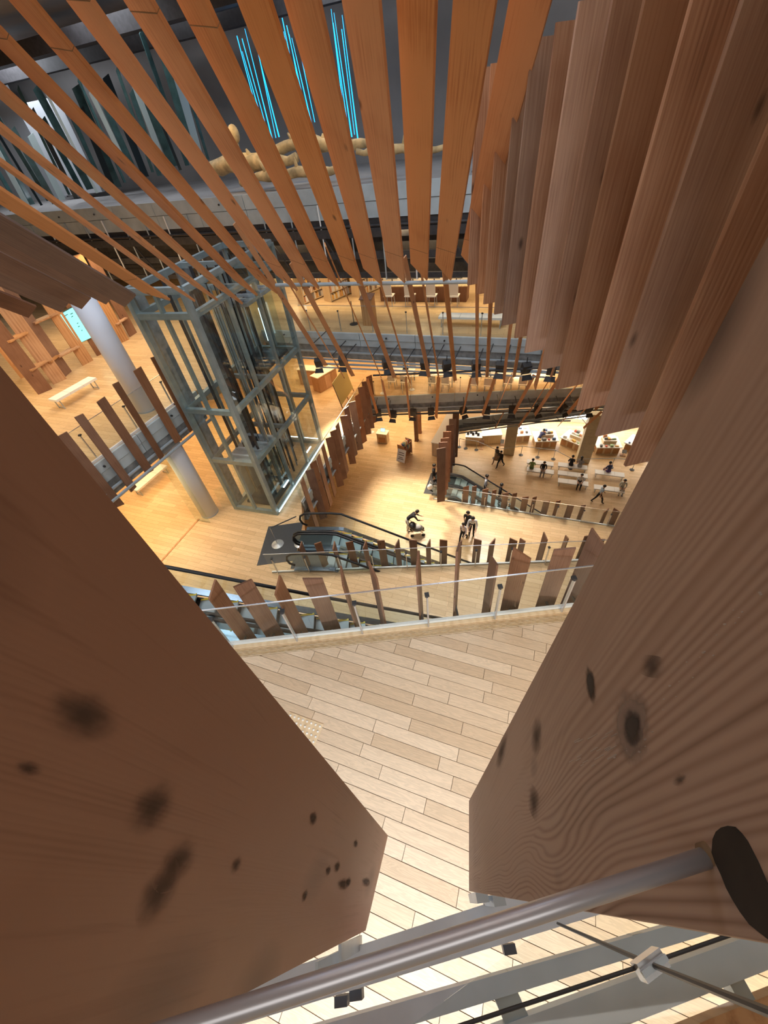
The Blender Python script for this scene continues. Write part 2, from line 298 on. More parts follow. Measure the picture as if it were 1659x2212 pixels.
for i, c in enumerate(((.75, .72, .66), (.55, .12, .07), (.10, .16, .32), (.75, .45, .12), (.16, .16, .16), (.35, .5, .3), (.80, .80, .80), (.62, .30, .16))): M['g%d' % i] = plain('goods_%d' % i, c, .6)

# ---------------------------------------------------------------- the setting: floors, walls, ceiling
def slab(name, polys, z, th=.45, mat='floor'):
    m = MB()
    for p in polys: m.prism(p, z - th, z)
    return tag(m.build(name, M[mat]), kind='structure')
NE0, NE1 = Vector((-11.6, 3.95)), Vector((9.0, 3.25))                        # near edge, storey A
EA, EB, EC, ED = (-6.27, 12.77), (-4.46, 12.06), (-2.61, 16.72), (-4.42, 17.43)   # lift shaft corners
LE1 = (-6.3, 14.1)
S1a, S1b = (-4.42, 19.43), (13.5, 11.07)                                      # far edge, storey A
P1, P2, P4, P5, P6 = (-3.55, 8.88), (14.0, 6.6), (0.0, 20.75), (-3.45, 12.55), (-3.35, 11.30)
S2b = (17.0, 17.4)
Q1, Q2, Q4, Q6 = (3.75, 16.25), (22.0, 8.0), (6.3, 24.5), (4.25, 18.62)
S3b = (27.0, 24.2)
slab('floor', [[(-30, -8), (30, -8), (36, 60), (-30, 60)]], ZV)
slab('floor', [[(-30, -8), (22, -8), Q2, Q1, (-30, Q1[1])], [(-30, Q1[1]), Q1, Q6, Q4, (10, 46), (-30, 46)], [Q4, S3b, (34, 40), (10, 46)]], ZW)
slab('floor', [[(-30, -8), (14, -8), P2, P1, (-30, P1[1])], [(-30, P1[1]), P1, P6, P5, P4, (6, 44), (-30, 44)], [P4, S2b, (28, 36), (6, 44)]], ZX)
floorA = slab('floor', [[(-11.65, 3.95), LE1, (-5.74, 14.1), ED, S1a, (-4.4, 42), (-30, 42), (-30, 3.95)], [S1a, S1b, (26, 34), (-4.4, 42)]], ZA)
nearA = slab('floor', [[(-30, -8), (9, -8), (NE1.x, NE1.y), (NE0.x, NE0.y), (-30, 3.95)]], ZA - .02, mat='joint')
GE0, GE1 = (-24.0, 30.9), (14.0, 12.4)                                        # far edge, gallery storey
slab('floor', [[GE0, GE1, (24, 32), (-14, 50), (-30, 50), (-30, 31)]], ZG, mat='wallgrey')
slab('floor', [[(-9, -8), (9, -8), (9, -.55), (-9, -.85)]], ZG, mat='floor')
tag(MB().prism([(-30, -8), (34, -8), (34, 60), (-30, 60)], 25.3, 25.6).build('ceiling', M['ceiling']), kind='structure')
tag(MB().prism([(-30.4, -8), (-30, -8), (-30, 60), (-30.4, 60)], 0, 25.3).build('wall_left', M['cream']), kind='structure')
tag(MB().prism([(-30, -8.4), (34, -8.4), (34, -8), (-30, -8)], 0, 25.3).build('wall_near', M['cream']), kind='structure')
tag(MB().prism([(30, -8), (30.4, -8), (36.4, 60), (36, 60)], 0, 25.3).build('wall_right', M['cream']), kind='structure')
def grid_wall(name, p, half, z0, z1, mat, th=.3, ang=GA):
    u = Vector((math.cos(ang), math.sin(ang), 0)); v = Vector((-u.y, u.x, 0)); p = Vector((p[0], p[1], 0))
    q = [p - u * half, p + u * half, p + u * half + v * th, p - u * half + v * th]
    return tag(MB().prism([(a.x, a.y) for a in q], z0, z1).build(name, M[mat]), kind='structure')
grid_wall('wall_back', (4, 33), 30, ZA, ZG - .45, 'cream')
grid_wall('wall_back', (6, 34), 34, ZX, ZA - .45, 'cream')
grid_wall('wall_back', (6, 38), 36, 0, ZX - .45, 'cream')
grid_wall('wall_back', (0, 28.5), 30, ZG, 25.3, 'wallgrey')
# gallery partition panels in pale grey
grid_wall('wall_partition', (-20.5, 36.0), 3.0, ZG, 24.5, 'wallwhite', .2)
grid_wall('wall_partition', (-15.0, 31.5), 1.6, ZG + .2, 23.3, 'wallwhite', .2)

# near floor boards: every plank its own piece
def clip(poly, a, b):
    out = []; n = Vector((-(b[1] - a[1]), b[0] - a[0]))
    for i, p in enumerate(poly):
        q = poly[(i + 1) % len(poly)]
        dp = n.x * (p[0] - a[0]) + n.y * (p[1] - a[1]); dq = n.x * (q[0] - a[0]) + n.y * (q[1] - a[1])
        if dp >= 0: out.append(p)
        if dp * dq < 0:
            t = dp / (dp - dq); out.append((p[0] + (q[0] - p[0]) * t, p[1] + (q[1] - p[1]) * t))
    return out
ned = (NE1 - NE0).normalized(); nen = Vector((-ned.y, ned.x))
GRIL = .30                                                                   # kerb + grille strip inside the edge
g0 = NE0 - nen * GRIL; g1 = NE1 - nen * GRIL
REG = [((4.6, -1.9), (4.6, 6)), ((g1.x, g1.y), (g0.x, g0.y)), ((-4.3, 6), (-4.3, -1.9)), ((-4.3, -1.9), (4.6, -1.9))]
PW, GAPJ = .178, .0035
rows = {}
r0 = random.Random(3); npl = 0
for k in range(-26, 34):
    v0 = k * PW; u = -8 + r0.random() * 1.2
    while u < 8:
        L_ = r0.uniform(.85, 1.75); a, b = u, u + L_; u = b
        pts = [GU * s + GV * t for s, t in ((a + GAPJ, v0 + GAPJ), (b - GAPJ, v0 + GAPJ), (b - GAPJ, v0 + PW - GAPJ), (a + GAPJ, v0 + PW - GAPJ))]
        poly = [(p.x, p.y) for p in pts]
        for (q0, q1) in REG:
            poly = clip(poly, q0, q1)
            if len(poly) < 3: break
        if len(poly) < 3: continue
        ar = abs(sum(poly[i][0] * poly[(i + 1) % len(poly)][1] - poly[(i + 1) % len(poly)][0] * poly[i][1] for i in range(len(poly)))) / 2
        if ar < .004: continue
        dz = r0.uniform(0, .0012)
        o = MB().prism(poly, ZA - .018, ZA + dz).build('plank', M['plank'], nearA); npl += 1
yl, yr = g0.y + (g1.y - g0.y) * (-4.3 - g0.x) / (g1.x - g0.x), g0.y + (g1.y - g0.y) * (4.6 - g0.x) / (g1.x - g0.x)
slab('floor', [[(-30, -8), (-4.303, -8), (-4.303, yl), (g0.x, g0.y), (-30, g0.y)], [(4.603, -8), (9, -8), (g1.x, g1.y), (4.603, yr)], [(-4.303, -8), (4.603, -8), (4.603, -1.903), (-4.303, -1.903)]], ZA, .018)
# pale kerb and slotted grille along the near edge
kb = MB()
def strip(m, a, b, n, s0, s1, z0, z1, mi=0):
    a, b = Vector(a), Vector(b); n = Vector(n)
    return m.prism([tuple(a - n * s0), tuple(b - n * s0), tuple(b - n * s1), tuple(a - n * s1)], z0, z1, mi)
tag(strip(MB(), NE0, NE1, nen, 0, .14, ZA - .3, ZA + .05).build('trim_kerb', M['palewood']), kind='structure')
gr = tag(strip(MB(), NE0, NE1, nen, .14, .30, ZA - .10, ZA - .02).build('trim_grille', M['joint']), kind='structure')
for i in range(6):
    s = .147 + i * .026
    strip(MB(), NE0, NE1, nen, s, s + .016, ZA - .02, ZA + .006).build('slat', M['palewood'], gr)
# tactile tile
tc = at(668, 1592, ZA)
tt = empty('tactile_tile', (tc.x - .18, tc.y, ZA + .002), 'pale tactile floor tile with rows of raised dots behind the left board', 'floor tile', rz=GA)
MB().box((0, 0, .004), (.6, .6, .008)).build('tile', M['palewood'], tt)
dome = MB().ball((0, 0, .008), (.018, .018, .012), 8, 4).mesh('dot', M['g0'])
for i in range(8):
    for j in range(8): inst('dot', dome, tt, (-.26 + i * .074, -.26 + j * .074, 0))

# ---------------------------------------------------------------- slab edges
def edge_dir(p0, p1):
    d = (Vector(p1) - Vector(p0)).normalized(); return d, Vector((-d.y, d.x))
def fascia(p0, p1, z, out, name, h1=.62, h2=.6, pipes=2, hangers=True, mats=('fascia', 'fascia_dark', 'steel')):
    """a slab edge: panels above, stained recess, pipes below. out = +1/-1 side of the void"""
    d, n = edge_dir(p0, p1); n = n * out; p0, p1 = Vector(p0), Vector(p1); L_ = (p1 - p0).length
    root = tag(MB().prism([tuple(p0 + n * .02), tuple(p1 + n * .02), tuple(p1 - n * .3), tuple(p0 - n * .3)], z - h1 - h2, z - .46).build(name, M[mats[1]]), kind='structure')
    k = max(1, int(L_ / 2.4)); 
    for i in range(k):
        a = p0 + d * (L_ * i / k + .012); b = p0 + d * (L_ * (i + 1) / k - .012)
        for (za, zb, off) in ((z - h1 * .48, z + .0, .10), (z - h1, z - h1 * .48 - .02, .07)):
            MB().prism([tuple(a + n * off), tuple(b + n * off), tuple(b + n * .0), tuple(a + n * .0)], za, zb).build('edge_panel', M[mats[0]], root)
        c = (a + b) / 2 + n * .12
        MB().tube([(c.x, c.y, z - h1 * .25), (c.x + n.x * .05, c.y + n.y * .05, z - h1 * .25)], .035, 8).build('fixing', M['steel_dark'], root)
    for j in range(pipes):
        off = .14 + .16 * j; zz = z - h1 - h2 * (.45 + .45 * j)
        a = p0 + n * off; b = p1 + n * off
        MB().tube([(a.x, a.y, zz), (b.x, b.y, zz)], .05, 8).build('pipe', M[mats[2]], root)
    return root
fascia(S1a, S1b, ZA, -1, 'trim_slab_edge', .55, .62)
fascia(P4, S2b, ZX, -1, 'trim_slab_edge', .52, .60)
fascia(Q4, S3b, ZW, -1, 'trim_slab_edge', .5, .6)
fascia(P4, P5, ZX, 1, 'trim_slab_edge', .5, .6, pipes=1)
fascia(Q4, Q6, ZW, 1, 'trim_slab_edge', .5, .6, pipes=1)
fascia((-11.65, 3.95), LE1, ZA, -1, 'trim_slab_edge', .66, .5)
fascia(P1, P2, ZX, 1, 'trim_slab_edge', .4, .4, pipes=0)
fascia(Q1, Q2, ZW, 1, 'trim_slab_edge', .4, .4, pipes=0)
# gallery slab edge and the dark steelwork hanging under it
GEp0, GEp1 = Vector(GE0), Vector(GE1)
ge = fascia(GE0, GE1, ZG, -1, 'trim_gallery_edge', 1.0, .5, pipes=1, mats=('fascia', 'lattice', 'lattice'))
gd, gn = edge_dir(GE0, GE1)
for j, (off, zz, w, h) in enumerate(((-.05, -1.45, .22, .30), (.35, -1.75, .14, .22), (.1, -2.25, .16, .26), (.6, -2.6, .12, .16), (.15, -3.0, .12, .2))):
    a = GEp0 + gn * off; b = GEp1 + gn * off
    tag(MB().bar((a.x, a.y, ZG + zz), (b.x, b.y, ZG + zz), w, h).build('trim_steelwork', M['lattice']), kind='structure')
GL = (GEp1 - GEp0).length
tag(strip(MB(), GEp0, GEp1, gn, -.9, -1.1, ZG - 3.2, ZG - .45).build('trim_backing', M['lattice']), kind='structure')
for i in range(26):
    p = GEp0 + gd * (6 + i * (GL - 8) / 26) - gn * .12
    h = tag(MB().bar((p.x, p.y, ZG - 3.1), (p.x, p.y, ZG - .5), .05).build('trim_hanger', M['steel'] if i % 3 else M['white']), kind='structure')
    if i % 2:
        q = p + gd * .9
        MB().bar((p.x, p.y, ZG - 1.5), (q.x, q.y, ZG - 2.9), .05).build('brace', M['lattice'], h)

# ---------------------------------------------------------------- balustrades
def balustrade(p0, p1, z, label, h=1.07, pitch=1.22, phase=.35, base=True, posts=True, inside=1):
    p0, p1 = Vector(p0), Vector(p1); d, n = edge_dir(p0, p1); n = n * inside; L_ = (p1 - p0).length
    root = empty('glass_balustrade', (p0.x, p0.y, z), label, 'balustrade')
    def P(s, o, zz): q = d * s + n * o; return (q.x, q.y, zz)
    k = max(1, round(L_ / (pitch * 1.0))); w = L_ / k
    for i in range(k):
        a, b = i * w + .006, (i + 1) * w - .006
        MB().sheet([P(a, 0, .0), P(b, 0, .0), P(b, 0, h), P(a, 0, h)], Vector(P(0, .012, 0))).build('glass_panel', M['glass'], root)
    MB().bar(P(0, .006, h + .006), P(L_, .006, h + .006), .02, .014).build('top_edge', M['chrome'], root)
    if base: MB().bar(P(0, -.02, .03), P(L_, -.02, .03), .05, .06).build('base_rail', M['white'], root)
    s = phase
    while posts and s < L_:
        ps = MB().bar(P(s, .05, 0), P(s, .05, h * .78), .055, .025, up=tuple(d.to_3d())).build('post', M['chrome'], root)
        MB().box(P(s, .03, h * .80), (.07, .07, .04)).build('clamp', M['steel_dark'], ps)
        s += pitch
    return root
nb0 = NE0 + ned * 6.6 - nen * .07; nb1 = NE1 - nen * .07
balustrade(nb0, nb1, ZA + .05, 'glass balustrade with steel posts along the pale wooden kerb of the nearest floor', inside=-1, phase=.82, pitch=1.17, h=1.2)
balustrade((-4.35, 8.99), P2, ZX, 'glass balustrade beside the middle escalator with its dark landing', inside=-1, phase=.25, pitch=1.17)
balustrade((2.97, 16.58), Q2, ZW, 'glass balustrade beside the farthest escalator in front of the white benches', inside=-1, phase=.45, pitch=1.25)
balustrade((-11.5, 4.4), (-6.75, 13.4), ZA, 'glass balustrade in front of the white column and the wooden shelves', inside=1, phase=.4, pitch=1.6)
balustrade((S1a[0] + 2.0, S1a[1] - .93 + .06), (S1b[0], S1b[1] + .06), ZA, 'glass balustrade along the far floor with the long monitor counter', h=1.05, pitch=1.5, inside=1, base=False)
balustrade((P4[0] + .1, P4[1] + .06), (S2b[0], S2b[1] + .06), ZX, 'glass balustrade along the far floor with tables under the grey slab', h=1.05, pitch=1.6, inside=1, base=False)
balustrade((P4[0] - .05, P4[1]), (P5[0], P5[1]), ZX, 'glass balustrade behind the row of dark hanging boards beside the lift', h=1.1, pitch=1.4, inside=-1, posts=False)
balustrade((Q4[0] - .05, Q4[1]), (Q6[0], Q6[1]), ZW, 'glass balustrade behind the far dark hanging boards at the white ledge', h=1.0, pitch=1.4, inside=-1, posts=False)

# ---------------------------------------------------------------- boards
def board(name, label, group, top, bottom, waxis, width, thick, mat, cut=(0, 0), cat='board', topcut=(0, 0)):
    top, bottom = Vector(top), Vector(bottom); z = (top - bottom); L_ = z.length; z.normalize()
    w = Vector(waxis); x = (w - z * w.dot(z)).normalized(); y = z.cross(x)
    hw, ht = width / 2, thick / 2
    vs = [(-hw, -ht, cut[0]), (hw, -ht, cut[1]), (hw, ht, cut[1]), (-hw, ht, cut[0]), (-hw, -ht, L_ + topcut[0]), (hw, -ht, L_ + topcut[1]), (hw, ht, L_ + topcut[1]), (-hw, ht, L_ + topcut[0])]
    o = MB().add(vs, [(3, 2, 1, 0), (4, 5, 6, 7), (0, 1, 5, 4), (1, 2, 6, 5), (2, 3, 7, 6), (3, 0, 4, 7)]).build(name, M[mat])
    o.matrix_world = Matrix(((x.x, y.x, z.x, bottom.x), (x.y, y.y, z.y, bottom.y), (x.z, y.z, z.z, bottom.z), (0, 0, 0, 1)))
    return tag(o, label, cat, group)
# upper fan of sloping boards
D1 = ray(910, 1005).normalized(); E1 = Vector((D1.y, -D1.x, 0)).normalized(); E2 = D1.cross(E1)
if E2.z < 0: E2 = -E2
TIPS = [(1012, 570), (958, 588), (906, 588), (857, 594), (806, 598), (765, 601), (712, 602), (669, 608), (622, 612), (578, 618), (534, 623), (501, 641), (447, 634), (398, 636), (342, 641),
        (283, 650), (241, 645), (188, 655), (143, 662), (72, 674)]
for i, (px, py) in enumerate(TIPS):
    P = at(px, py, CAMZ - 1.7); be = math.radians(-32 if i < 14 else (-8 if i == 14 else 14))
    wv = E1 * math.cos(be) + E2 * math.sin(be)
    left = i >= 15
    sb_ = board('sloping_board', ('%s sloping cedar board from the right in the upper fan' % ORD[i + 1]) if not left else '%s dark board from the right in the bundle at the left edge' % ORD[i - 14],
          'sloping boards of the upper fan' if not left else 'dark sloping boards at the left edge', P - D1 * 9.1, P, wv, .275 if not left else .34, .035, 'cedar' if not left else 'cedar_shaded',
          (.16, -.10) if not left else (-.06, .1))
    if not left:
        for t_ in (.62, 3.55 + .12 * (i % 3)): MB().bar((-.138, 0, t_ - .05), (.138, 0, t_ + .05), .006, .0385, up=(0, 1, 0)).build('joint', M['joint'], sb_)
# wall of upright boards on the right
RB = [(5.75, .22), (5.35, .22), (4.98, .24), (4.62, .25), (4.28, .27), (3.93, .30), (3.58, .34), (3.22, .38), (2.86, .7), (2.52, 1.2), (2.18, 1.2), (1.84, 1.2), (1.50, 1.2), (1.16, 1.2)]
for i, (y, top) in enumerate(RB):
    x = 1.72 if i % 2 else 1.70
    board('upright_board', '%s upright board from the far end of the right-hand board wall' % ORD[i + 1], 'upright boards of the right-hand wall',
          (x, y, CAMZ + top), (x, y, CAMZ - 1.72), (1, .12, 0), .33, .022, 'cedar_wall')
# the two big boards beside the lens
SN = 1.12
def near_board(name, label, pix, mat, n, d0, flip):
    n = Vector((n[0], n[1], 0)).normalized(); r1 = ray(*pix[0]); D = d0 * (n.dot(r1) / -r1.z)
    pts = []
    for p in pix:
        r = ray(*p); pts.append(r * (D / n.dot(r)) + Vector((0, 0, CAMZ)))
    far_b, near_b, near_t, far_t = pts
    zt = CAMZ + .9
    def ext(a, b): t = (zt - a.z) / (b.z - a.z); return a + (b - a) * t
    ft, nt_ = ext(far_b, far_t), ext(near_b, near_t)
    z = Vector((0, 0, 1)); x = (far_b - near_b); x.z = 0; x.normalize(); y = z.cross(x); o0 = (far_b + near_b) / 2
    poly = [far_b, near_b, nt_, ft]; off = n * .032
    MW = Matrix(((x.x, y.x, z.x, o0.x), (x.y, y.y, z.y, o0.y), (x.z, y.z, z.z, o0.z), (0, 0, 0, 1))); inv = MW.inverted()
    b = MB().sheet([inv @ p for p in poly], inv.to_3x3() @ off)
    o = b.build(name, M[mat]); o.matrix_world = MW
    return tag(o, label, 'board'), pts, n, D
rbo, rpts, rn, rD = near_board('large_board', 'large weathered board with a grey knot, filling the lower right foreground', [(1013, 1730), (1013, 1925), (1659, 2035), (1659, 510)], 'cedar_near', (.97, -.244), 2.15 * SN, 1)
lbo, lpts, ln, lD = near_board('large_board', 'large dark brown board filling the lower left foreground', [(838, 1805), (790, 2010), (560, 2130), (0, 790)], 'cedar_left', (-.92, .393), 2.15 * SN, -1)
# steel tube through the right-hand board
rr = ray(1528, 1850); RD = rD / rn.dot(rr) * -rr.z; zr = CAMZ - RD
ra, rb_ = at(1540, 1848, zr), at(480, 2192, zr); dirr = (rb_ - ra).normalized()
rt = tag(MB().tube([ra - dirr * .01, ra + (rb_ - ra) * .5, rb_ + dirr * 1.2], .0040 * RD / .26, 24).build('steel_tube', M['rail'], smooth=True),
         'brushed steel tube running under the lens and ending in the right board', 'rail')
cu = tag(MB().tube([ra - dirr * .004, ra + dirr * .004], .0056 * RD / .26, 24).build('collar', M['joint'], rt, smooth=True))
# dark patch beside the tube end, set into the board
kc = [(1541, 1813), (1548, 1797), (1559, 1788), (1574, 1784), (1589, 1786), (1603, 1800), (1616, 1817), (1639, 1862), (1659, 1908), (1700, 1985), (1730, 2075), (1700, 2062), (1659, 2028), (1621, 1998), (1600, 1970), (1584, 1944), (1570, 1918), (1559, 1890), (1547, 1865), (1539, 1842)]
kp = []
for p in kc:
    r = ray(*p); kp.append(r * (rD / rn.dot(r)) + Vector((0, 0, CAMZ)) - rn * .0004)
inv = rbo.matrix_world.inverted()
k_ = MB().sheet([inv @ p for p in kp], inv.to_3x3() @ (rn * .002)).build('dark_patch', plain('dark_patch_brown', (.028, .022, .018), .8, noise=.4, nscale=30)); k_.parent = rbo
def inlay(poly, name, mat, d):
    q = []
    for p in poly:
        r = ray(*p); q.append(r * (rD / rn.dot(r)) + Vector((0, 0, CAMZ)) - rn * d)
    o = MB().sheet([inv @ p for p in q], inv.to_3x3() @ (rn * .0015)).build(name, mat); o.parent = rbo; return o
def oval(cx, cy, a, b, t, n=18, jit=0.0):
    rg = random.Random(int(cx)); c, s = math.cos(math.radians(t)), math.sin(math.radians(t)); out = []
    for i in range(n):
        th = 2 * math.pi * i / n; k = 1 + rg.uniform(-jit, jit); x, y = a * math.cos(th) * k, b * math.sin(th) * k
        out.append((cx + x * c - y * s, cy + x * s + y * c))
    return out
def soft_stain(name, col, inner=.10, outer=.5, strength=.9):
    m, nt = nodes(name); L = nt.links.new; o = N(nt, 'ShaderNodeOutputMaterial'); d = N(nt, 'ShaderNodeBsdfPrincipled'); d.inputs['Base Color'].default_value = (*col, 1); d.inputs['Roughness'].default_value = .8
    t = N(nt, 'ShaderNodeBsdfTransparent'); tc = N(nt, 'ShaderNodeTexCoord'); sp = N(nt, 'ShaderNodeSeparateXYZ'); L(tc.outputs['Generated'], sp.inputs[0]); cb = N(nt, 'ShaderNodeCombineXYZ'); L(sp.outputs['X'], cb.inputs['X']); L(sp.outputs['Z'], cb.inputs['Y'])
    sb = N(nt, 'ShaderNodeVectorMath', operation='SUBTRACT'); sb.inputs[1].default_value = (.5, .5, 0); L(cb.outputs[0], sb.inputs[0])
    nz = N(nt, 'ShaderNodeTexNoise'); nz.inputs['Scale'].default_value = 4.5; nz.inputs['Detail'].default_value = 5; L(cb.outputs[0], nz.inputs['Vector'])
    ln_ = N(nt, 'ShaderNodeVectorMath', operation='LENGTH'); L(sb.outputs[0], ln_.inputs[0]); ad = N(nt, 'ShaderNodeMath', operation='MULTIPLY_ADD'); L(nz.outputs['Fac'], ad.inputs[0]); ad.inputs[1].default_value = .28; L(ln_.outputs['Value'], ad.inputs[2])
    mr = N(nt, 'ShaderNodeMapRange'); mr.interpolation_type = 'SMOOTHSTEP'; mr.inputs['From Min'].default_value = inner + .14; mr.inputs['From Max'].default_value = outer; mr.inputs['To Min'].default_value = strength; mr.inputs['To Max'].default_value = 0; L(ad.outputs[0], mr.inputs['Value'])
    mx = N(nt, 'ShaderNodeMixShader'); L(mr.outputs[0], mx.inputs[0]); L(t.outputs[0], mx.inputs[1]); L(d.outputs[0], mx.inputs[2]); L(mx.outputs[0], o.inputs[0]); return m
mk_halo = soft_stain('knot_halo', (.06, .04, .032), .0, .62, .62); mk_core = soft_stain('knot_core', (.05, .04, .035), .16, .60, .92); mk_pale = soft_stain('knot_rim', (.36, .28, .235), .20, .55, .7)
inlay(oval(1372, 1573, 58, 96, -20, 40), 'knot_rim', mk_pale, .0003); inlay(oval(1369, 1573, 27, 50, -8, 36), 'knot', mk_core, .0006)
inlay(oval(1277, 1480, 13, 48, -10, 30), 'knot', mk_core, .0004); inlay(oval(1412, 1440, 40, 24, 12, 30), 'knot', mk_halo, .0004); inlay(oval(1160, 1590, 12, 60, 5, 30), 'dark_streak', mk_halo, .0004)
inlay(oval(1155, 1735, 14, 45, -15, 30), 'dark_streak', mk_halo, .0004); inlay(oval(1085, 1620, 10, 55, 12, 30), 'dark_streak', mk_halo, .0004); inlay(oval(1470, 1685, 20, 14, 0, 24), 'knot', mk_halo, .0004)
linv = lbo.matrix_world.inverted()
def inlay_left(poly, name, mat, d):
    q = []
    for p in poly:
        r = ray(*p); q.append(r * (lD / ln.dot(r)) + Vector((0, 0, CAMZ)) - ln * d)
    o = MB().sheet([linv @ p for p in q], linv.to_3x3() @ (ln * .0008)).build(name, mat); o.parent = lbo; return o
for (x, y, a_, b_, t_) in ((170, 1545, 110, 60, 5), (325, 1745, 50, 80, 30), (380, 1865, 38, 75, 35), (340, 1930, 40, 90, 20), (510, 1868, 12, 26, 15), (60, 1660, 40, 20, 0)): inlay_left(oval(x, y, a_, b_, t_, 36), 'knot', mk_halo, .0003)
mk_tip = soft_stain('tip_mark', (.06, .032, .018), .08, .58, .8)
for (x, y, a_, b_, t_) in ((676, 1768, 11, 22, 5), (768, 1822, 6, 12, 0), (728, 1872, 8, 18, 10), (740, 1910, 16, 18, 20), (752, 1905, 8, 15, 10), (790, 1905, 12, 14, 0), (658, 1935, 7, 20, 18), (709, 1880, 6, 16, 0)): inlay_left(oval(x, y, a_, b_, t_, 20), 'dark_mark', mk_tip, .0003)
mk_scr = plain('scratch', (.50, .44, .40), .8)
rs_ = random.Random(4)
for i in range(22):
    x = 1225 + rs_.random() * 95; y = 1600 + rs_.random() * 75 - (x - 1225) * .25; l_ = 6 + rs_.random() * 16
    inlay([(x, y), (x + l_, y - l_ * .55), (x + l_ + .8, y - l_ * .55 + 1.6), (x + .8, y + 1.8)], 'scratch', mk_scr, .0003)
for i in range(26):
    t = i / 25; x = 1340 + 300 * t + rs_.uniform(-14, 14); y = 1650 - 380 * t + rs_.uniform(-25, 25); r_ = rs_.uniform(1.0, 2.6)
    inlay(oval(x, y, r_ * 1.3, r_, 0, 7), 'paint_speck', mk_scr, .0003)
# steelwork under the boards
def beam_px(name, label, quad, z, th, mat='steel_blue', lip=None):
    P = [at(px, py, z) for px, py in quad]
    o = MB().prism([(p.x, p.y) for p in P], z - th, z).build(name, M[mat]); return tag(o, label, 'beam')
def line_ext(a, b, k0, k1): return ((a[0] + (b[0] - a[0]) * k0, a[1] + (b[1] - a[1]) * k0), (a[0] + (b[0] - a[0]) * k1, a[1] + (b[1] - a[1]) * k1))
def band(t0, t1, b0, b1, k0, k1):
    a, b = line_ext(t0, t1, k0, k1); c, d = line_ext(b0, b1, k0, k1); return [a, b, d, c]
ZB = CAMZ - 2.85
bm1 = beam_px('edge_beam', 'blue-grey steel edge beam under the tips of the two large boards', band((768, 2045), (1000, 1969), (713, 2154), (1000, 2066), -1.6, 3.2), ZB, .05)
for (px, py, w) in ((1040, 1948, 20), (1076, 1955, 20)):
    a = at(px, py - 10, ZB + .45); b = at(px - 2, py + 30, ZB - .02)
    MB().bar((a.x, a.y, ZB + .5), (a.x, a.y, ZB - .1), .035, .05).build('bracket', M['steel'], bm1)
for (px, py) in ((752, 2050), (706, 2085)):
    a = at(px, py, ZB + .3); MB().bar((a.x, a.y, ZB + .5), (a.x, a.y, ZB - .1), .05, .012).build('bracket', M['steel'], bm1)
for (px, py) in ((738, 2162), (770, 2148), (1100, 2050)):
    a = at(px, py, ZB - .08); MB().box((a.x, a.y, ZB - .09), (.06, .035, .08)).build('bolt', M['steel_dark'], bm1)
bm2 = beam_px('edge_beam', 'grey steel beam seen through glass at the lower right, nearest the edge beam', band((960, 2138), (1373, 2020), (1099 - 150, 2150 + 46), (1331, 2079), -1.2, 2.2), CAMZ - 3.2, .12, 'steel_blue')
bm3 = beam_px('edge_beam', 'wide blue-grey steel beam crossing the bottom right corner', band((1124, 2201), (1345, 2121), (1290, 2240), (1520, 2150), -2.5, 3.5), CAMZ - 3.2, .12, 'steel_blue')
bm4 = beam_px('edge_beam', 'brown-grey beam cut off by the bottom right corner', band((1400, 2255), (1659, 2150), (1500, 2300), (1720, 2210), -2.5, 2.5), CAMZ - 3.2, .12, 'shelfwood')
for i, (x0, y0, x1, y1, w) in enumerate(((1075, 2110, 1125, 2225, .12), (1375, 2015, 1400, 2075, .08), (1560, 2080, 1620, 2190, .08))):
    a, b = at(x0, y0, CAMZ - 3.26), at(x1, y1, CAMZ - 3.26)
    MB().bar(a, b, w, .1).build('cross_tie', M['steel'], bm2)
pane = [at(px, py, CAMZ - 3.02) for px, py in ((1180, 2000), (1500, 1890), (1900, 2150), (1200, 2420), (800, 2280))]
tag(MB().prism([(p.x, p.y) for p in pane], CAMZ - 3.03, CAMZ - 3.015).build('glass_soffit', M['glass']), 'glass sheet over the steel beams in the lower right corner', 'glass sheet')
# bracing rods and clamp
zc = CAMZ - 1.55
ca = at(1404, 2083, zc)
r1a, r1b = at(1205, 1995, CAMZ - 2.7), at(1700, 2203, CAMZ - .95)
cl = empty('rod_clamp', ca, 'small stainless clamp joining two black bracing rods', 'clamp', rz=.3)
MB().box((0, 0, 0), (.072, .034, .05)).build('body', M['chrome'], cl); MB().box((0, 0, .03), (.075, .012, .012)).build('cap', M['steel'], cl)
tag(MB().tube([r1a, ca + Vector((0, 0, .012)), r1b], [.006, .006, .007], 8).build('bracing_rod', M['black']), 'thicker black bracing rod through the stainless clamp', 'rod')
r2a, r2b = at(930, 2237, zc - .01), at(1640, 1998, zc - .01)
tag(MB().tube([r2a, ca - Vector((0, 0, .012)), r2b], .0042, 8).build('bracing_rod', M['black']), 'thin black bracing rod crossing under the stainless clamp', 'rod')

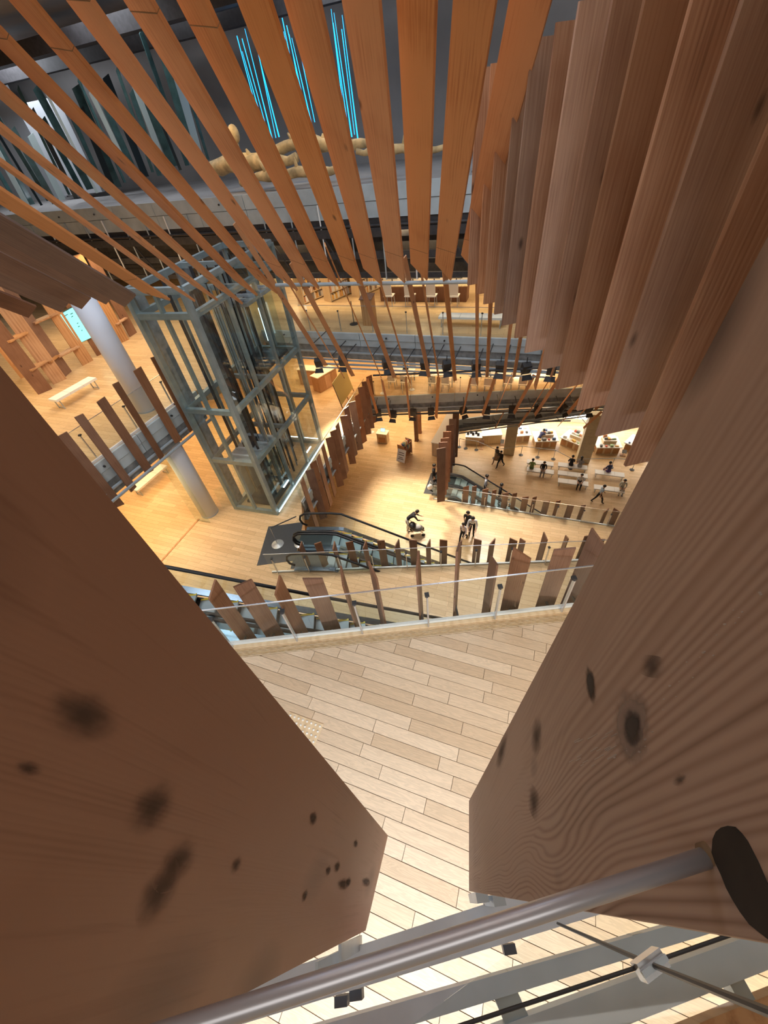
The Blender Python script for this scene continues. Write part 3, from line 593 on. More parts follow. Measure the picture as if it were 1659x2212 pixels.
# ---------------------------------------------------------------- middle layers of sloping boards
def layer(tips, vp, plane0, plane1, length, width, group, lab, mat='cedar', be=0, z_off=0):
    d = ray(*vp).normalized(); e1 = Vector((d.y, -d.x, 0)).normalized(); e2 = d.cross(e1)
    if e2.z < 0: e2 = -e2
    for i, (px, py, L_) in enumerate(tips):
        P = on_line(px, py, plane0, plane1)
        b = math.radians(be[i % len(be)] if isinstance(be, tuple) else be); wv = e1 * math.cos(b) + e2 * math.sin(b)
        hb_ = board('hanging_board', lab % ORD[i + 1], group, P - d * L_, P, wv, width, .035, mat, (.12, -.06))
        # bracket back to the slab edge
        q_ = P - d * (L_ * .22); nrm = Vector((-(plane1[1] - plane0[1]), plane1[0] - plane0[0], 0)).normalized(); iv = hb_.matrix_world.inverted()
        MB().tube([iv @ q_, iv @ (q_ + nrm * (.9 + L_ * .22 * math.hypot(d.x, d.y)))], .02, 6).build('bracket', M['steel_dark'], hb_)
ly1 = [(704, 790, 7), (742, 813, 7), (763, 813, 6.2), (822, 812, 6.6), (852, 816, 6.2), (886, 826, 6.2), (927, 815, 6), (948, 818, 6), (983, 823, 6), (1030, 828, 6), (1052, 815, 5.6), (1088, 822, 6), (1110, 815, 5), (1155, 838, 5.5), (1190, 815, 5)]
s1d, s1n = edge_dir(S1a, S1b); o1 = s1n * -.75
layer(ly1, (1028, 1300), Vector(S1a) + o1, Vector(S1b) + o1, 6, .17, 'boards hung before the far floor', '%s slanting board from the left before the far grey slab', be=(55, -58, 60, -62))
ly2 = [(815, 893, 4), (843, 902, 4.4), (885, 903, 4.6), (942, 902, 4.6), (1000, 893, 4), (1042, 896, 4.6), (1072, 888, 4), (1110, 893, 4.2), (1138, 899, 4.6), (1155, 897, 4.4), (1198, 893, 4.2), (1226, 893, 4.6), (1252, 897, 4.4), (1285, 885, 4.0), (1312, 893, 3.6), (1340, 887, 3.4)]
s2d, s2n = edge_dir(P4, S2b); o2 = s2n * -.6
layer(ly2, (920, 1250), Vector(P4) + o2, Vector(S2b) + o2, 4.5, .16, 'boards hung before the lower slab', '%s slanting board from the left before the lower slab edge', be=(52, -50, 66, -30))
ly3 = [(1070, 925, 3), (1120, 922, 3), (1205, 921, 3), (1260, 925, 3), (1300, 918, 3), (1350, 920, 3)]
s3d, s3n = edge_dir(Q4, S3b); o3 = s3n * -.5
layer(ly3, (900, 1250), Vector(Q4) + o3, Vector(S3b) + o3, 3, .16, 'boards hung before the lowest slab', '%s slanting board from the left before the lowest slab edge', be=(40, -50))
# carrying pipes of these layers
def pipe_px(label, a, b, p0, p1, r, mat='steel'):
    A, B = on_line(*a, p0, p1), on_line(*b, p0, p1)
    return tag(MB().tube([A, B], r, 8).build('carrying_pipe', M[mat]), label, 'pipe')
pu = Vector(S1a) - s1n * 3.6; pv = Vector(S1b) - s1n * 3.6
pipe_px('long steel pipe crossing before the far floor under the tips of the upper boards', (596, 616), (1110, 607), pu, pv, .055)
pipe_px('upper thin pipe below the far grey slab', (690, 785), (1200, 806), Vector(S1a) + o1 * .6, Vector(S1b) + o1 * .6, .045)
pipe_px('lower thin pipe below the far grey slab', (690, 793), (1200, 816), Vector(S1a) + o1 * .7, Vector(S1b) + o1 * .7, .035)
pipe_px('dark rail crossing the far tables just below the far slab pipes', (806, 811), (1180, 795), Vector(S1a) + o1 * .8, Vector(S1b) + o1 * .8, .04, 'steel_dark')
pipe_px('thin pipe below the lower slab edge', (806, 896), (1380, 884), Vector(P4) + o2 * .7, Vector(S2b) + o2 * .7, .04, 'steel_dark')
pipe_px('thin pipe below the lowest slab edge', (1000, 915), (1232, 909), Vector(Q4) + o3 * .7, Vector(S3b) + o3 * .7, .05, 'steel_dark')
# small black track spotlights on the pipes
def spotlight(px, py, p0, p1, label, group, s=1.0):
    P = on_line(px, py, p0, p1)
    o = empty('track_spotlight', P, label, 'spotlight', group, rz=random.uniform(-.5, .5))
    MB().bar((0, 0, .28 * s), (0, 0, .45 * s), .03).build('stem', M['steel_dark'], o)
    MB().box((0, 0, .12 * s), (.26 * s, .2 * s, .3 * s), Matrix.Rotation(.35, 3, 'X')).build('housing', M['steel_dark'], o)
    MB().sheet([(-.13 * s, -.12 * s, -.05 * s), (.13 * s, -.12 * s, -.05 * s), (.17 * s, -.22 * s, -.18 * s), (-.17 * s, -.22 * s, -.18 * s)], (0, .01, 0)).build('barn_door', M['steel_dark'], o)
sp1 = [(690, 790), (742, 787), (835, 792), (918, 795), (965, 797), (1028, 797), (1080, 800), (1135, 803), (1190, 806)]
for i, (px, py) in enumerate(sp1): spotlight(px, py, Vector(S1a) + o1 * .65, Vector(S1b) + o1 * .65, '%s black spotlight from the left under the far grey slab' % ORD[i + 1], 'spotlights under the far slab', 1.25)
sp2 = [(818, 897), (850, 900), (893, 896), (931, 894), (1000, 892), (1052, 892), (1105, 890), (1160, 890), (1215, 888), (1270, 888)]
for i, (px, py) in enumerate(sp2): spotlight(px, py, Vector(P4) + o2 * .6, Vector(S2b) + o2 * .6, '%s black spotlight from the left under the lower slab' % ORD[i + 1], 'spotlights under the lower slab', 1.3)

# ---------------------------------------------------------------- upright fins along the voids
def fins(lst, p0, p1, off, down, width, group, lab, mat='cedar_fin', tops=.12):
    d, n = edge_dir(p0, p1); q0, q1 = Vector(p0) + n * off, Vector(p1) + n * off
    for i, e in enumerate(lst):
        px, py, face = e[:3]; T = on_line(px, py, q0, q1); az = math.atan2(T.y, T.x) + math.pi / 2 + math.radians(face)
        ln_ = e[3] if len(e) > 3 else down
        fb_ = board('upright_fin', lab % ORD[i + 1], group, T, T - Vector((0, 0, ln_)), (math.cos(az), math.sin(az), 0), width, .035, mat, (0, 0), topcut=(0, tops if i % 2 else -tops))
        q_ = T - Vector((0, 0, ln_ * (.62 if ln_ < 3.2 else .86))); iv = fb_.matrix_world.inverted(); nn_ = (n * -off * 1.3).to_3d()
        MB().bar(iv @ q_, iv @ (q_ + nn_), .03, .06).build('bracket', M['steel_dark'], fb_)
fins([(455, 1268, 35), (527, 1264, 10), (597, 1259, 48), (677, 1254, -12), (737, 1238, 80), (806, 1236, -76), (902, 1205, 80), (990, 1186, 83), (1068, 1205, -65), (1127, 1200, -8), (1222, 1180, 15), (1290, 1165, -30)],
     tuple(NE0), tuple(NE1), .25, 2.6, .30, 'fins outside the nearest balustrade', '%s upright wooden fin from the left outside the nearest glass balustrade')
fins([(648, 1175, 50), (687, 1175, 25), (720, 1175, 60), (755, 1173, 20), (787, 1173, 55), (823, 1170, 15), (857, 1170, 52), (892, 1169, 14), (925, 1170, 58), (958, 1169, 15), (993, 1171, 60), (1032, 1168, 12), (1064, 1167, 55), (1109, 1168, 5), (1130, 1163, -48), (1178, 1160, -48), (1226, 1157, -65), (1268, 1160, 60), (1298, 1162, 5)],
     P1, P2, .22, 2.7, .26, 'fins beside the middle escalator', '%s upright wooden fin from the left beside the middle escalator')
fins([(1007, 1049, 5), (1025, 1052, 45), (1049, 1055, 5), (1068, 1060, 50), (1093, 1063, 0), (1112, 1067, 50), (1136, 1071, 0), (1155, 1075, 55), (1182, 1080, 0), (1206, 1083, 55), (1234, 1089, 0), (1260, 1093, 55), (1311, 1100, 65), (1332, 1103, 0)],
     Q1, Q2, .22, 2.7, .32, 'fins beside the farthest escalator', '%s upright wooden fin from the left beside the farthest escalator')
chain = [(797, 812, 30), (788, 824, 0), (780, 836, 10), (771, 853, 40), (760, 868, 10), (748, 880, 45), (742, 898, -5), (728, 916, 62), (720, 930, 20), (711, 945, 10), (697, 963, 66), (687, 985, 62), (676, 998, 30), (668, 1015, 0), (652, 1036, 62)]
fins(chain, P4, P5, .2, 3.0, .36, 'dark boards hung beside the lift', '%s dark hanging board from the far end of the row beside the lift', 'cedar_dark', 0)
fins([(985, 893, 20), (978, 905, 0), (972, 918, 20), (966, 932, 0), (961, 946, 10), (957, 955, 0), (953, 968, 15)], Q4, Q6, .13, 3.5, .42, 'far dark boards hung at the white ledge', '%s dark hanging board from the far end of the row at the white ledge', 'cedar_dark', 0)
fins([(132, 936, -15), (171, 899, 35), (216, 861, 10), (250, 829, 50), (295, 795, 10), (333, 772, 40)], (-11.65, 3.95), LE1, -.22, 2.75, .27, 'fins before the white column', '%s upright fin from the left before the glass of the column floor', 'cedar_fin', .05)

# ---------------------------------------------------------------- columns
def round_column(p, z0, z1, r, label):
    o = empty('round_column', (p[0], p[1], z0), label, 'column')
    MB().tube([(0, 0, 0), (0, 0, z1 - z0)], r, 32).build('shaft', M['column'], o, smooth=True)
    MB().tube([(0, 0, 0), (0, 0, .04)], r + .012, 32).build('base_ring', M['steel'], o)
    return o
round_column((-7.75, 13.2), ZA, ZG - .45, .34, 'round white column standing among the shelves on the upper left floor')
rc = round_column((-7.45, 12.75), ZX, ZA - .45, .36, 'round white column on the lower left floor beside the lift')
# low glass screens at the lower column
tag(MB().sheet([(-7.95, 12.35, ZX), (-7.30, 12.1, ZX), (-7.30, 12.1, ZX + 3.6), (-7.95, 12.35, ZX + 3.6)], (.01, .02, 0)).build('glass_screen', M['glass_dark']), 'tall glass screen in front of the lower white column', 'glass screen')
tag(MB().sheet([(-6.9, 12.9, ZX), (-6.2, 13.2, ZX), (-6.2, 13.2, ZX + 1.1), (-6.9, 12.9, ZX + 1.1)], (.01, -.02, 0)).build('glass_screen', M['glass']), 'low glass screen between the lower white column and the lift', 'glass screen')
fl0, fl1 = at(430, 1121, ZX), at(340, 1222, ZX)
tag(MB().bar((fl0.x, fl0.y, ZX + .004), (fl1.x, fl1.y, ZX + .004), .08, .012).build('trim_floor_joint', M['shelfwood']), kind='structure')

# ---------------------------------------------------------------- lift shaft
LS = empty('lift_shaft', (EB[0], EB[1], ZX), 'tall glass lift shaft with grey-green steel frame beside the left floors', 'lift shaft')
def rel(p, z): return (p[0] - EB[0], p[1] - EB[1], z - ZX)
LT = CAMZ - 2.75
def lerp(a, b, t): return (a[0] + (b[0] - a[0]) * t, a[1] + (b[1] - a[1]) * t)
cor = [EA, EB, EC, ED]
for p in cor: MB().bar(rel(p, ZX), rel(p, LT), .17, .17, up=tuple(GU)).build('corner_post', M['steel_green'], LS)
for t in (.33, .66):
    for a, b in ((EB, EC), (EA, ED)): MB().bar(rel(lerp(a, b, t), ZX), rel(lerp(a, b, t), LT), .12, .12, up=tuple(GU)).build('post', M['steel_green'], LS)
for a, b in ((EA, EB), (ED, EC)): MB().bar(rel(lerp(a, b, .5), ZX), rel(lerp(a, b, .5), LT), .11, .11, up=tuple(GU)).build('post', M['steel_green'], LS)
RZ = [ZX + .08, CAMZ - 8.64, CAMZ - 6.48, CAMZ - 3.4, LT]
for z in RZ:
    for a, b in ((EA, EB), (EB, EC), (EC, ED), (ED, EA)): MB().bar(rel(a, z), rel(b, z), .15, .17).build('ring_beam', M['steel_green'], LS)
    if z > ZX + 1: MB().bar(rel(lerp(EA, ED, .5), z), rel(lerp(EB, EC, .5), z), .12, .16).build('tie_beam', M['steel_green'], LS)
cx_, cy_ = (EA[0] + EC[0]) / 2, (EA[1] + EC[1]) / 2
for a, b in ((EA, EB), (EB, EC), (EC, ED)):
    k = 3 if (a, b) == (EB, EC) else 1
    for z0, z1 in zip(RZ, RZ[1:]):
        for i in range(k):
            p, q = lerp(a, b, i / k + .01), lerp(a, b, (i + 1) / k - .01)
            ex = [Vector((p[0] - cx_, p[1] - cy_)), Vector((q[0] - cx_, q[1] - cy_))]
            n = Vector((b[1] - a[1], -(b[0] - a[0]), 0)).normalized() * .13
            if n.dot(Vector(((p[0] + q[0]) / 2 - cx_, (p[1] + q[1]) / 2 - cy_, 0))) < 0: n = -n
            MB().sheet([Vector(rel(p, z0 + .02)) + n, Vector(rel(q, z0 + .02)) + n, Vector(rel(q, z1 - .02)) + n, Vector(rel(p, z1 - .02)) + n], n.normalized() * .012).build('glass_panel', M['lift_glass'], LS)
# guide rails, cables, grey door walls
for t, s in ((.2, .25), (.2, .75), (.47, .25), (.47, .75), (.55, .25), (.55, .75), (.82, .25), (.82, .75)):
    p = lerp(lerp(EA, ED, t), lerp(EB, EC, t), s); MB().bar(rel(p, ZX), rel(p, LT), .05, .09).build('guide_rail', M['steel_dark'], LS)
for i in range(10):
    p = lerp(lerp(EA, ED, .3 + .045 * (i % 5) + (.28 if i > 4 else 0)), lerp(EB, EC, .3 + .045 * (i % 5) + (.28 if i > 4 else 0)), .5 + .05 * (i % 3))
    MB().tube([rel(p, ZX), rel(p, LT)], .014, 6).build('hoist_cable', M['black'], LS)
rl = random.Random(5)
for i in range(16):
    p = lerp(lerp(EA, ED, .06 + .88 * rl.random()), lerp(EB, EC, .06 + .88 * rl.random()), .12 + .7 * rl.random())
    MB().bar(rel(p, ZX + .1), rel(p, LT - .3 - rl.random()), .03 + .05 * rl.random(), .05).build('service_riser', M[('steel_dark', 'steel_green', 'fascia_dark')[i % 3]], LS)
for (t0, t1) in ((.04, .11), (.44, .56), (.87, .97)):
    p, q = lerp(EA, ED, t0), lerp(EA, ED, t1)
    MB().bar(rel(lerp(p, q, .5), ZX), rel(lerp(p, q, .5), LT), 5 * (t1 - t0), .08, up=(EA[1] - ED[1], ED[0] - EA[0], 0)).build('door_jamb', M['fascia_dark'], LS)
for z in (ZA, ZX + .0):
    MB().bar(rel(lerp(EA, ED, .5), z + 2.6), rel(lerp(EA, ED, .52), z + 2.6), .2, .5).build('header', M['fascia_dark'], LS)
for a, b in ((EB, EC), (EC, ED)):
    n = Vector((b[1] - a[1], -(b[0] - a[0]), 0)).normalized() * .16
    if n.dot(Vector(((a[0] + b[0]) / 2 - cx_, (a[1] + b[1]) / 2 - cy_, 0))) < 0: n = -n
    MB().bar(Vector(rel(a, ZX + .16)) + n, Vector(rel(b, ZX + .16)) + n, .03, .03).build('led_strip', M['led'], LS)
for i, t in enumerate((.26, .76)):
    p, q = lerp(lerp(EA, ED, t), lerp(EB, EC, t), .88), lerp(lerp(EA, ED, t + .1), lerp(EB, EC, t + .1), .88)
    MB().bar(rel(p, ZX + .3), rel(q, ZX + .3), .06, .03).build('led_strip', M['led'], LS)
def lift_car(t, z, label):
    p = lerp(lerp(EA, ED, t), lerp(EB, EC, t), .52); ang = math.atan2(EC[1] - EB[1], EC[0] - EB[0])
    o = empty('lift_car', (p[0], p[1], z), label, 'lift car', rz=ang)
    MB().box((0, 0, .05), (1.75, 1.35, .1)).build('floor_plate', M['steel_dark'], o); MB().box((0, 0, 2.35), (1.75, 1.35, .12)).build('roof', M['steel'], o)
    for x in (-.86, .86): MB().box((x, 0, 1.2), (.03, 1.3, 2.2)).build('side_wall', M['lift_glass'], o)
    MB().box((0, -.65, 1.2), (1.7, .03, 2.2)).build('back_glass', M['lift_glass'], o)
    MB().box((0, .65, 1.2), (1.1, .03, 2.2)).build('door', M['steel'], o)
    for i in range(4): MB().bar((-.7 + i * .45, -.6, 2.47), (-.7 + i * .45, .6, 2.47), .09).build('roof_rib', M['steel_blue'], o)
    MB().box((.1, .1, 2.55), (.5, .4, .22)).build('door_motor', M['steel_dark'], o)
lift_car(.25, ZX + .05, 'lift car parked at the bottom of the glass shaft'); lift_car(.76, ZA + .0, 'lift car hanging high in the glass shaft')
# bright tubes and a blue screen behind the shaft
for i, (a, b) in enumerate((((571, 655), (590, 722)), ((561, 665), (581, 735)))):
    p = lerp(EC, ED, -.06 - .1 * i); z0, z1 = ZA + .2, ZA + 2.2
    A = on_line(*b, (p[0], p[1]), (p[0] + GU.x, p[1] + GU.y)); B_ = on_line(*a, (p[0], p[1]), (p[0] + GU.x, p[1] + GU.y)); B_ = Vector((A.x, A.y, B_.z))
    tag(MB().tube([A, B_], .05, 8).build('light_tube', M['led']), 'upright white light tube beside the lift, %s' % ('nearer the far floor' if i == 0 else 'nearer the lift cables'), 'light tube')

# ---------------------------------------------------------------- escalators
def esc_lane(name, label, org, ang, side, drop, nyellow=True, flat=1.55, group=None):
    """org: point under the outer handrail where the slope starts, floor level; side: metres towards the camera of the lane centre"""
    root = empty(name, (org[0] + math.sin(ang) * side, org[1] - math.cos(ang) * side, org[2]), label, 'escalator', group, rz=ang)
    run = drop / math.tan(math.radians(30)); sl = -math.tan(math.radians(30))
    def zf(x): return 0 if x < 0 else (sl * x if x < run else -drop)
    W_ = .46
    path = [(-flat + .22, .28), (-flat + .05, .40), (-flat, .60), (-flat + .06, .80), (-flat + .25, .93), (-flat + .5, .95), (-.25, .95), (.15, .90), (run * .5, .90 + sl * run * .5), (run - .2, .9 + sl * (run - .2)), (run + .25, .95 - drop), (run + .9, .95 - drop), (run + 1.15, .8 - drop), (run + 1.15, .45 - drop)]
    low = [(-flat + .25, .10), (0, .10), (run, .10 - drop), (run + .9, .10 - drop)]; 
    for s in (-1, 1):
        y = s * W_
        MB().tube([(x, y, z) for x, z in path], .042, 8).build('handrail', M['black'], root, smooth=True)
        up = [(x, z - .05) for x, z in path[3:11]]
        MB().sheet([(x, y - .006, z) for x, z in low] + [(x, y - .006, z) for x, z in up[::-1]], (0, .012, 0)).build('glass_side', M['glass_dark'], root)
        for (yo, zz, wd, mt, nm) in ((0, .10, .16, 'deck', 'deck'), (-s * .06, -.08, .02, 'deck', 'skirt')):
            pts = [(-flat + .15, 0), (-.1, 0), (.1, -.03), (run, -drop + .0), (run + .9, -drop)]
            for (a, b) in zip(pts, pts[1:]):
                pass
            h = .05 if nm == 'deck' else .3
            poly = [(x, y + yo - wd / 2, z + zz) for x, z in pts] + [(x, y + yo - wd / 2, z + zz - h) for x, z in pts[::-1]]
            MB().sheet(poly, (0, wd, 0)).build(nm, M[mt], root)
    # truss body
    pts = [(-flat + .1, -.12), (0, -.12), (run, -drop - .12)]
    MB().sheet([(x, -.5, z - .1) for x, z in pts] + [(x, -.5, z - .75) for x, z in pts[::-1]], (0, 1.0, 0)).build('truss', M['steel_dark'], root)
    MB().box((-.95, 0, -.005), (1.3, .82, .02)).build('landing_plate', M['mat'], root)
    st = MB().box((.2, 0, -.03), (.40, .80, .05)).box((.01, 0, -.13), (.02, .80, .2)).mesh('step', M['step'])
    ye = MB().box((.2, 0, .0), (.40, .05, .012)).mesh('step_edge', M['yellow'])
    k = int(run / .4)
    for i in range(-1, k + 1):
        s_ = inst('step', st, root, (i * .4, 0, min(0, -.02 + (i + .35) * .4 * sl) if i >= 0 else -.01))
        if nyellow: inst('step_edge', ye, s_, (0, -.375, 0)); inst('step_edge', ye, s_, (0, .375, 0))
    return root
oM = (-1.75, 10.62, ZX); aM = math.radians(-11.0)
esc_lane('escalator', 'far lane of the middle escalator pair with shining steel side', oM, aM, .47, ZX - ZW)
esc_lane('escalator', 'near lane of the middle escalator pair behind the row of fins', oM, aM, 1.50, ZX - ZW)
oF = (5.05, 18.15, ZW); aF = math.radians(-25)
esc_lane('escalator', 'far lane of the farthest escalator pair carrying two riders', oF, aF, .47, ZW - ZV, False)
esc_lane('escalator', 'near lane of the farthest escalator pair behind its fins', oF, aF, 1.50, ZW - ZV, False)
oN = (-6.1, 5.61, ZA); aN = math.radians(-2)
esc_lane('escalator', 'far lane of the nearest escalator, sloping down behind the nearest balustrade', oN, aN, .47, ZA - ZX)
esc_lane('escalator', 'near lane of the nearest escalator with yellow step edges below the nearest fins', oN, aN, 1.50, ZA - ZX)
def mat_px(corners, z, label):
    P = [at(px, py, z) for px, py in corners]; P.append(P[0] + P[2] - P[1])
    return tag(MB().prism([(p.x, p.y) for p in P], z + .002, z + .015).build('landing_mat', M['mat']), label, 'floor mat')
mat_px([(555, 1222), (580, 1138), (655, 1128)], ZX, 'dark grey landing plate in front of the middle escalator')
mat_px([(915, 1066), (931, 1022), (973, 1026)], ZW, 'dark grey landing plate in front of the farthest escalator')
# round chrome stand on the landing
def disc_stand(p, h, label, base=.22, mat='chrome', arm=None):
    o = empty('stand', p, label, 'stand')
    MB().tube([(0, 0, 0), (0, 0, .02), (0, 0, .05)], [base, base, .04], 20).build('base', M[mat], o, smooth=False)
    MB().tube([(0, 0, .03), (0, 0, h)], .018, 8).build('pole', M[mat], o)
    if arm: MB().tube([(0, 0, h), arm], .022, 8).build('arm', M['black'], o)
    return o
disc_stand(at(600, 1176, ZX), .95, 'round-footed chrome stand with a black barrier arm on the middle landing', .24, arm=(.95, .42, .95))
disc_stand(at(646, 1176, ZX), .6, 'round-footed chrome stand beside the middle escalator entry', .18)

# ---------------------------------------------------------------- gallery art behind the upper boards
gq = lambda s, b, z: GEp0.to_3d() + gd.to_3d() * s + gn.to_3d() * b + Vector((0, 0, z))
def gal(px, py, back):
    q0 = GEp0 + gn * back; q1 = GEp1 + gn * back; return on_line(px, py, q0, q1)
blue = [(500, 222), (509, 228), (519, 232), (528, 238), (566, 282), (573, 288), (580, 293), (588, 300), (596, 298), (603, 296), (638, 235), (645, 240), (652, 245), (659, 256), (666, 263), (673, 268), (680, 264), (748, 284), (754, 292), (760, 296), (766, 291), (773, 300)]
for i, (px, py) in enumerate(blue):
    P = gal(px, py, 3.0 + .25 * (i % 3)); top = 23.3 + .5 * ((i * 7) % 5) / 4
    lean = gd.to_3d() * random.uniform(-.25, .1)
    tag(MB().tube([P, Vector((P.x, P.y, top)) + lean], [.016 + .014 * (i % 2), .010 + .008 * ((i + 1) % 2)], 6).build('blue_glass_tube', M['neon']), '%s glowing blue glass tube from the left behind the upper boards' % ORD[i + 1], 'glass tube', 'blue glowing tubes')
grn = [(30 + 15 * i, 474 - 4.1 * i - 6 * (i % 3), i) for i in range(29)]
for px, py, i in grn:
    P = gal(px, py - 8, 1.4 + .8 * (i % 4)); a = .5 + .6 * math.sin(i * 2.1); wv = (math.cos(a), math.sin(a), 0)
    hh = 2.7 + 1.2 * ((i * 5) % 7) / 6; side = 'left' if i < 15 else 'right'; k_i = i + 1 if i < 15 else 29 - i
    board('glass_slab', '%s tall narrow glass slab from the %s in the dark gallery row' % (ORD[k_i], side), 'narrow glass slabs in the gallery', P + Vector((.2 * math.sin(i), 0, hh)), P, wv, .12 + .09 * (i % 4), .04, ('art_glass', 'art_glass', 'art_pale', 'art_glass', 'art_dark')[i % 5], cat='glass slab', topcut=(0, .15))
def log(px0, py0, px1, py1, r, label, back=.9, bend=.25, dz=0):
    A, B_ = gal(px0, py0, back), gal(px1, py1, back); pts = []; rs = []
    rg = random.Random(px0)
    for i in range(12):
        t = i / 11; p = A.lerp(B_, t) + Vector((0, rg.uniform(-.06, .06), bend * math.sin(t * math.pi * 1.6) * .5 + rg.uniform(-.05, .05)))
        pts.append(p); rs.append(r * (1 - .55 * abs(t - .4) * 1.6) * rg.uniform(.8, 1.15))
    o = tag(MB().tube(pts, rs, 10).build('driftwood_log', M['drift'], smooth=True), label, 'driftwood')
    for i in (3, 6, 8):
        d = Vector((rg.uniform(-.3, .3), rg.uniform(-.1, .1), rg.uniform(.3, .55)))
        MB().tube([pts[i], pts[i] + d * .6, pts[i] + d], [rs[i] * .5, rs[i] * .35, .03], 7).build('branch_stub', M['drift'], o, smooth=True)
log(445, 372, 640, 335, .34, 'pale driftwood log with a knobbed stub at the left of the gallery edge', bend=.2)
log(585, 330, 800, 300, .26, 'driftwood log lying behind the others under the blue tubes', 1.7)
log(520, 392, 760, 360, .20, 'thin driftwood log lying along the gallery edge', .4, .1)
log(770, 330, 960, 318, .15, 'straight pale driftwood pole at the right of the gallery edge', .8, .05)
lg = gal(505, 290, 1.0); tag(MB().ball(lg, (.22, .2, .3), 10, 7).tube([lg - Vector((0, 0, .25)), lg - Vector((0, 0, .7))], .09, 8).build('driftwood_stump', M['drift'], smooth=True), 'lit yellow driftwood knob standing upright on the gallery edge', 'driftwood')
pw = gal(560, 360, 1.4); spot('art_spot', pw.x - 1.0, pw.y - 2.0, 23.2, pw.x, pw.y, ZG + .6, 260, WARM, 60); pw = gal(700, 330, 1.6); spot('art_spot', pw.x + .5, pw.y - 2, 23.2, pw.x, pw.y, ZG + .6, 160, WARM, 60)
# dark beams above the gallery
for i, (off, zz) in enumerate(((1.2, 24.3), (2.6, 24.5), (4.5, 24.3))):
    a = gq(0, off, 0); b = gq(GL, off, 0); tag(MB().bar((a.x, a.y, zz), (b.x, b.y, zz), .4, .5).build('trim_beam', M['lattice']), kind='structure')

# ---------------------------------------------------------------- furniture
def bench(p, z, ang, label, group, L_=2.1, D=.5, h=.42, seats=3):
    o = empty('bench', (p[0], p[1], z), label, 'bench', group, rz=ang)
    for i in range(seats): MB().box((-L_ / 2 + L_ * (i + .5) / seats, 0, h - .04), (L_ / seats - .012, D, .08)).build('seat_pad', M['white'], o)
    for sx in (-1, 1):
        for sy in (-1, 1): MB().bar((sx * (L_ / 2 - .12), sy * (D / 2 - .06), 0), (sx * (L_ / 2 - .12), sy * (D / 2 - .06), h - .08), .03).build('leg', M['steel'], o)
        MB().bar((sx * (L_ / 2 - .12), -D / 2 + .06, .05), (sx * (L_ / 2 - .12), D / 2 - .06, .05), .025).build('foot_bar', M['steel'], o)
    return o
BT = ZV + .42
for (px, py, L_, lab) in ((1167, 999, 2.0, 'white bench behind the pair of sitters, farthest row'), (1167, 1016, 2.0, 'white bench under the sitter in green'), (1237, 1006, 2.1, 'white bench under the sitter in a black coat'),
                          (1237, 1024, 2.1, 'empty white bench between two occupied ones'), (1238, 1041, 2.1, 'white bench with a sitter at its right end only'), (1317, 1022, 2.0, 'pale bench under the sitter in navy'), (1316, 1055, 2.0, 'white bench behind the striding man')):
    P = at(px, py, BT); bench(P, ZV, GA, lab, 'white benches on the lowest floor', L_)
P = at(157, 838, ZA + .42); bench(P, ZA, math.radians(62), 'long white bench in front of the wooden shelves on the left floor', None, 1.75, .45)
P = at(322, 1030, ZX + .42); bench(P, ZX, math.radians(62), 'white bench half hidden under the left slab edge', None, 1.9, .45)
P = at(1018, 681, ZA + .42); bench(P, ZA, GA, 'white bench near the edge of the far floor', None, 2.6, .5)
P = at(1030, 578, ZA + .42); bench(P, ZA, GA, 'far white bench beyond the monitor counter', None, 2.4, .6, .7)

def stanchion(p, nxt, label, group, h=.95):
    o = empty('stanchion', p, label, 'stanchion', group)
    MB().tube([(0, 0, 0), (0, 0, .025), (0, 0, .05)], [.17, .17, .05], 14).build('base', M['steel_dark'], o)
    MB().tube([(0, 0, .04), (0, 0, h)], .022, 8).build('pole', M['steel'], o)
    if nxt is not None:
        d = nxt - p; MB().bar((0, 0, h - .04), (d.x, d.y, h - .04), .012, .05).build('belt', M['wallwhite'], o)
sl_ = [(992, 966), (1006, 969), (1029, 972), (1068, 990), (1125, 983), (1161, 988), (1195, 992), (1232, 1012), (1320, 1010), (1365, 1015), (1405, 1020)]
sp_ = [at(px, py, ZV) for px, py in sl_]
for i, p in enumerate(sp_): stanchion(p, sp_[i + 1] if i + 1 < len(sp_) else None, '%s barrier post from the left before the shop tables' % ORD[i + 1], 'barrier posts before the shop')

# shop tables with goods
rg_ = random.Random(11)
GCOL = ['cream', 'red', 'navy', 'amber', 'black', 'green', 'white', 'terracotta']
def goods(p, z, ang, n, w, d, label, group, zz):
    cols_ = rg_.sample(range(8), n)
    for i in range(n):
        sx, sy, sz = rg_.uniform(.12, .3), rg_.uniform(.1, .24), rg_.uniform(.05, .22)
        x, y = (-w / 2 + w * (i % 4 + .5) / 4) * .86, (-d / 2 + d * (i // 4 + .5) / max(1, (n + 3) // 4)) * .86
        c, s = math.cos(ang), math.sin(ang)
        o = MB().box((0, 0, sz / 2), (sx, sy, sz)).box((0, 0, sz + .008), (sx * .7, sy * .7, .016)).build('boxed_goods', M['g%d' % ((gi := cols_[i]))])
        o.location = (p[0] + x * c - y * s, p[1] + x * s + y * c, z + zz); o.rotation_euler = (0, 0, ang + rg_.uniform(-.3, .3))
        tag(o, GCOL[gi] + ' ' + label, 'goods', group)
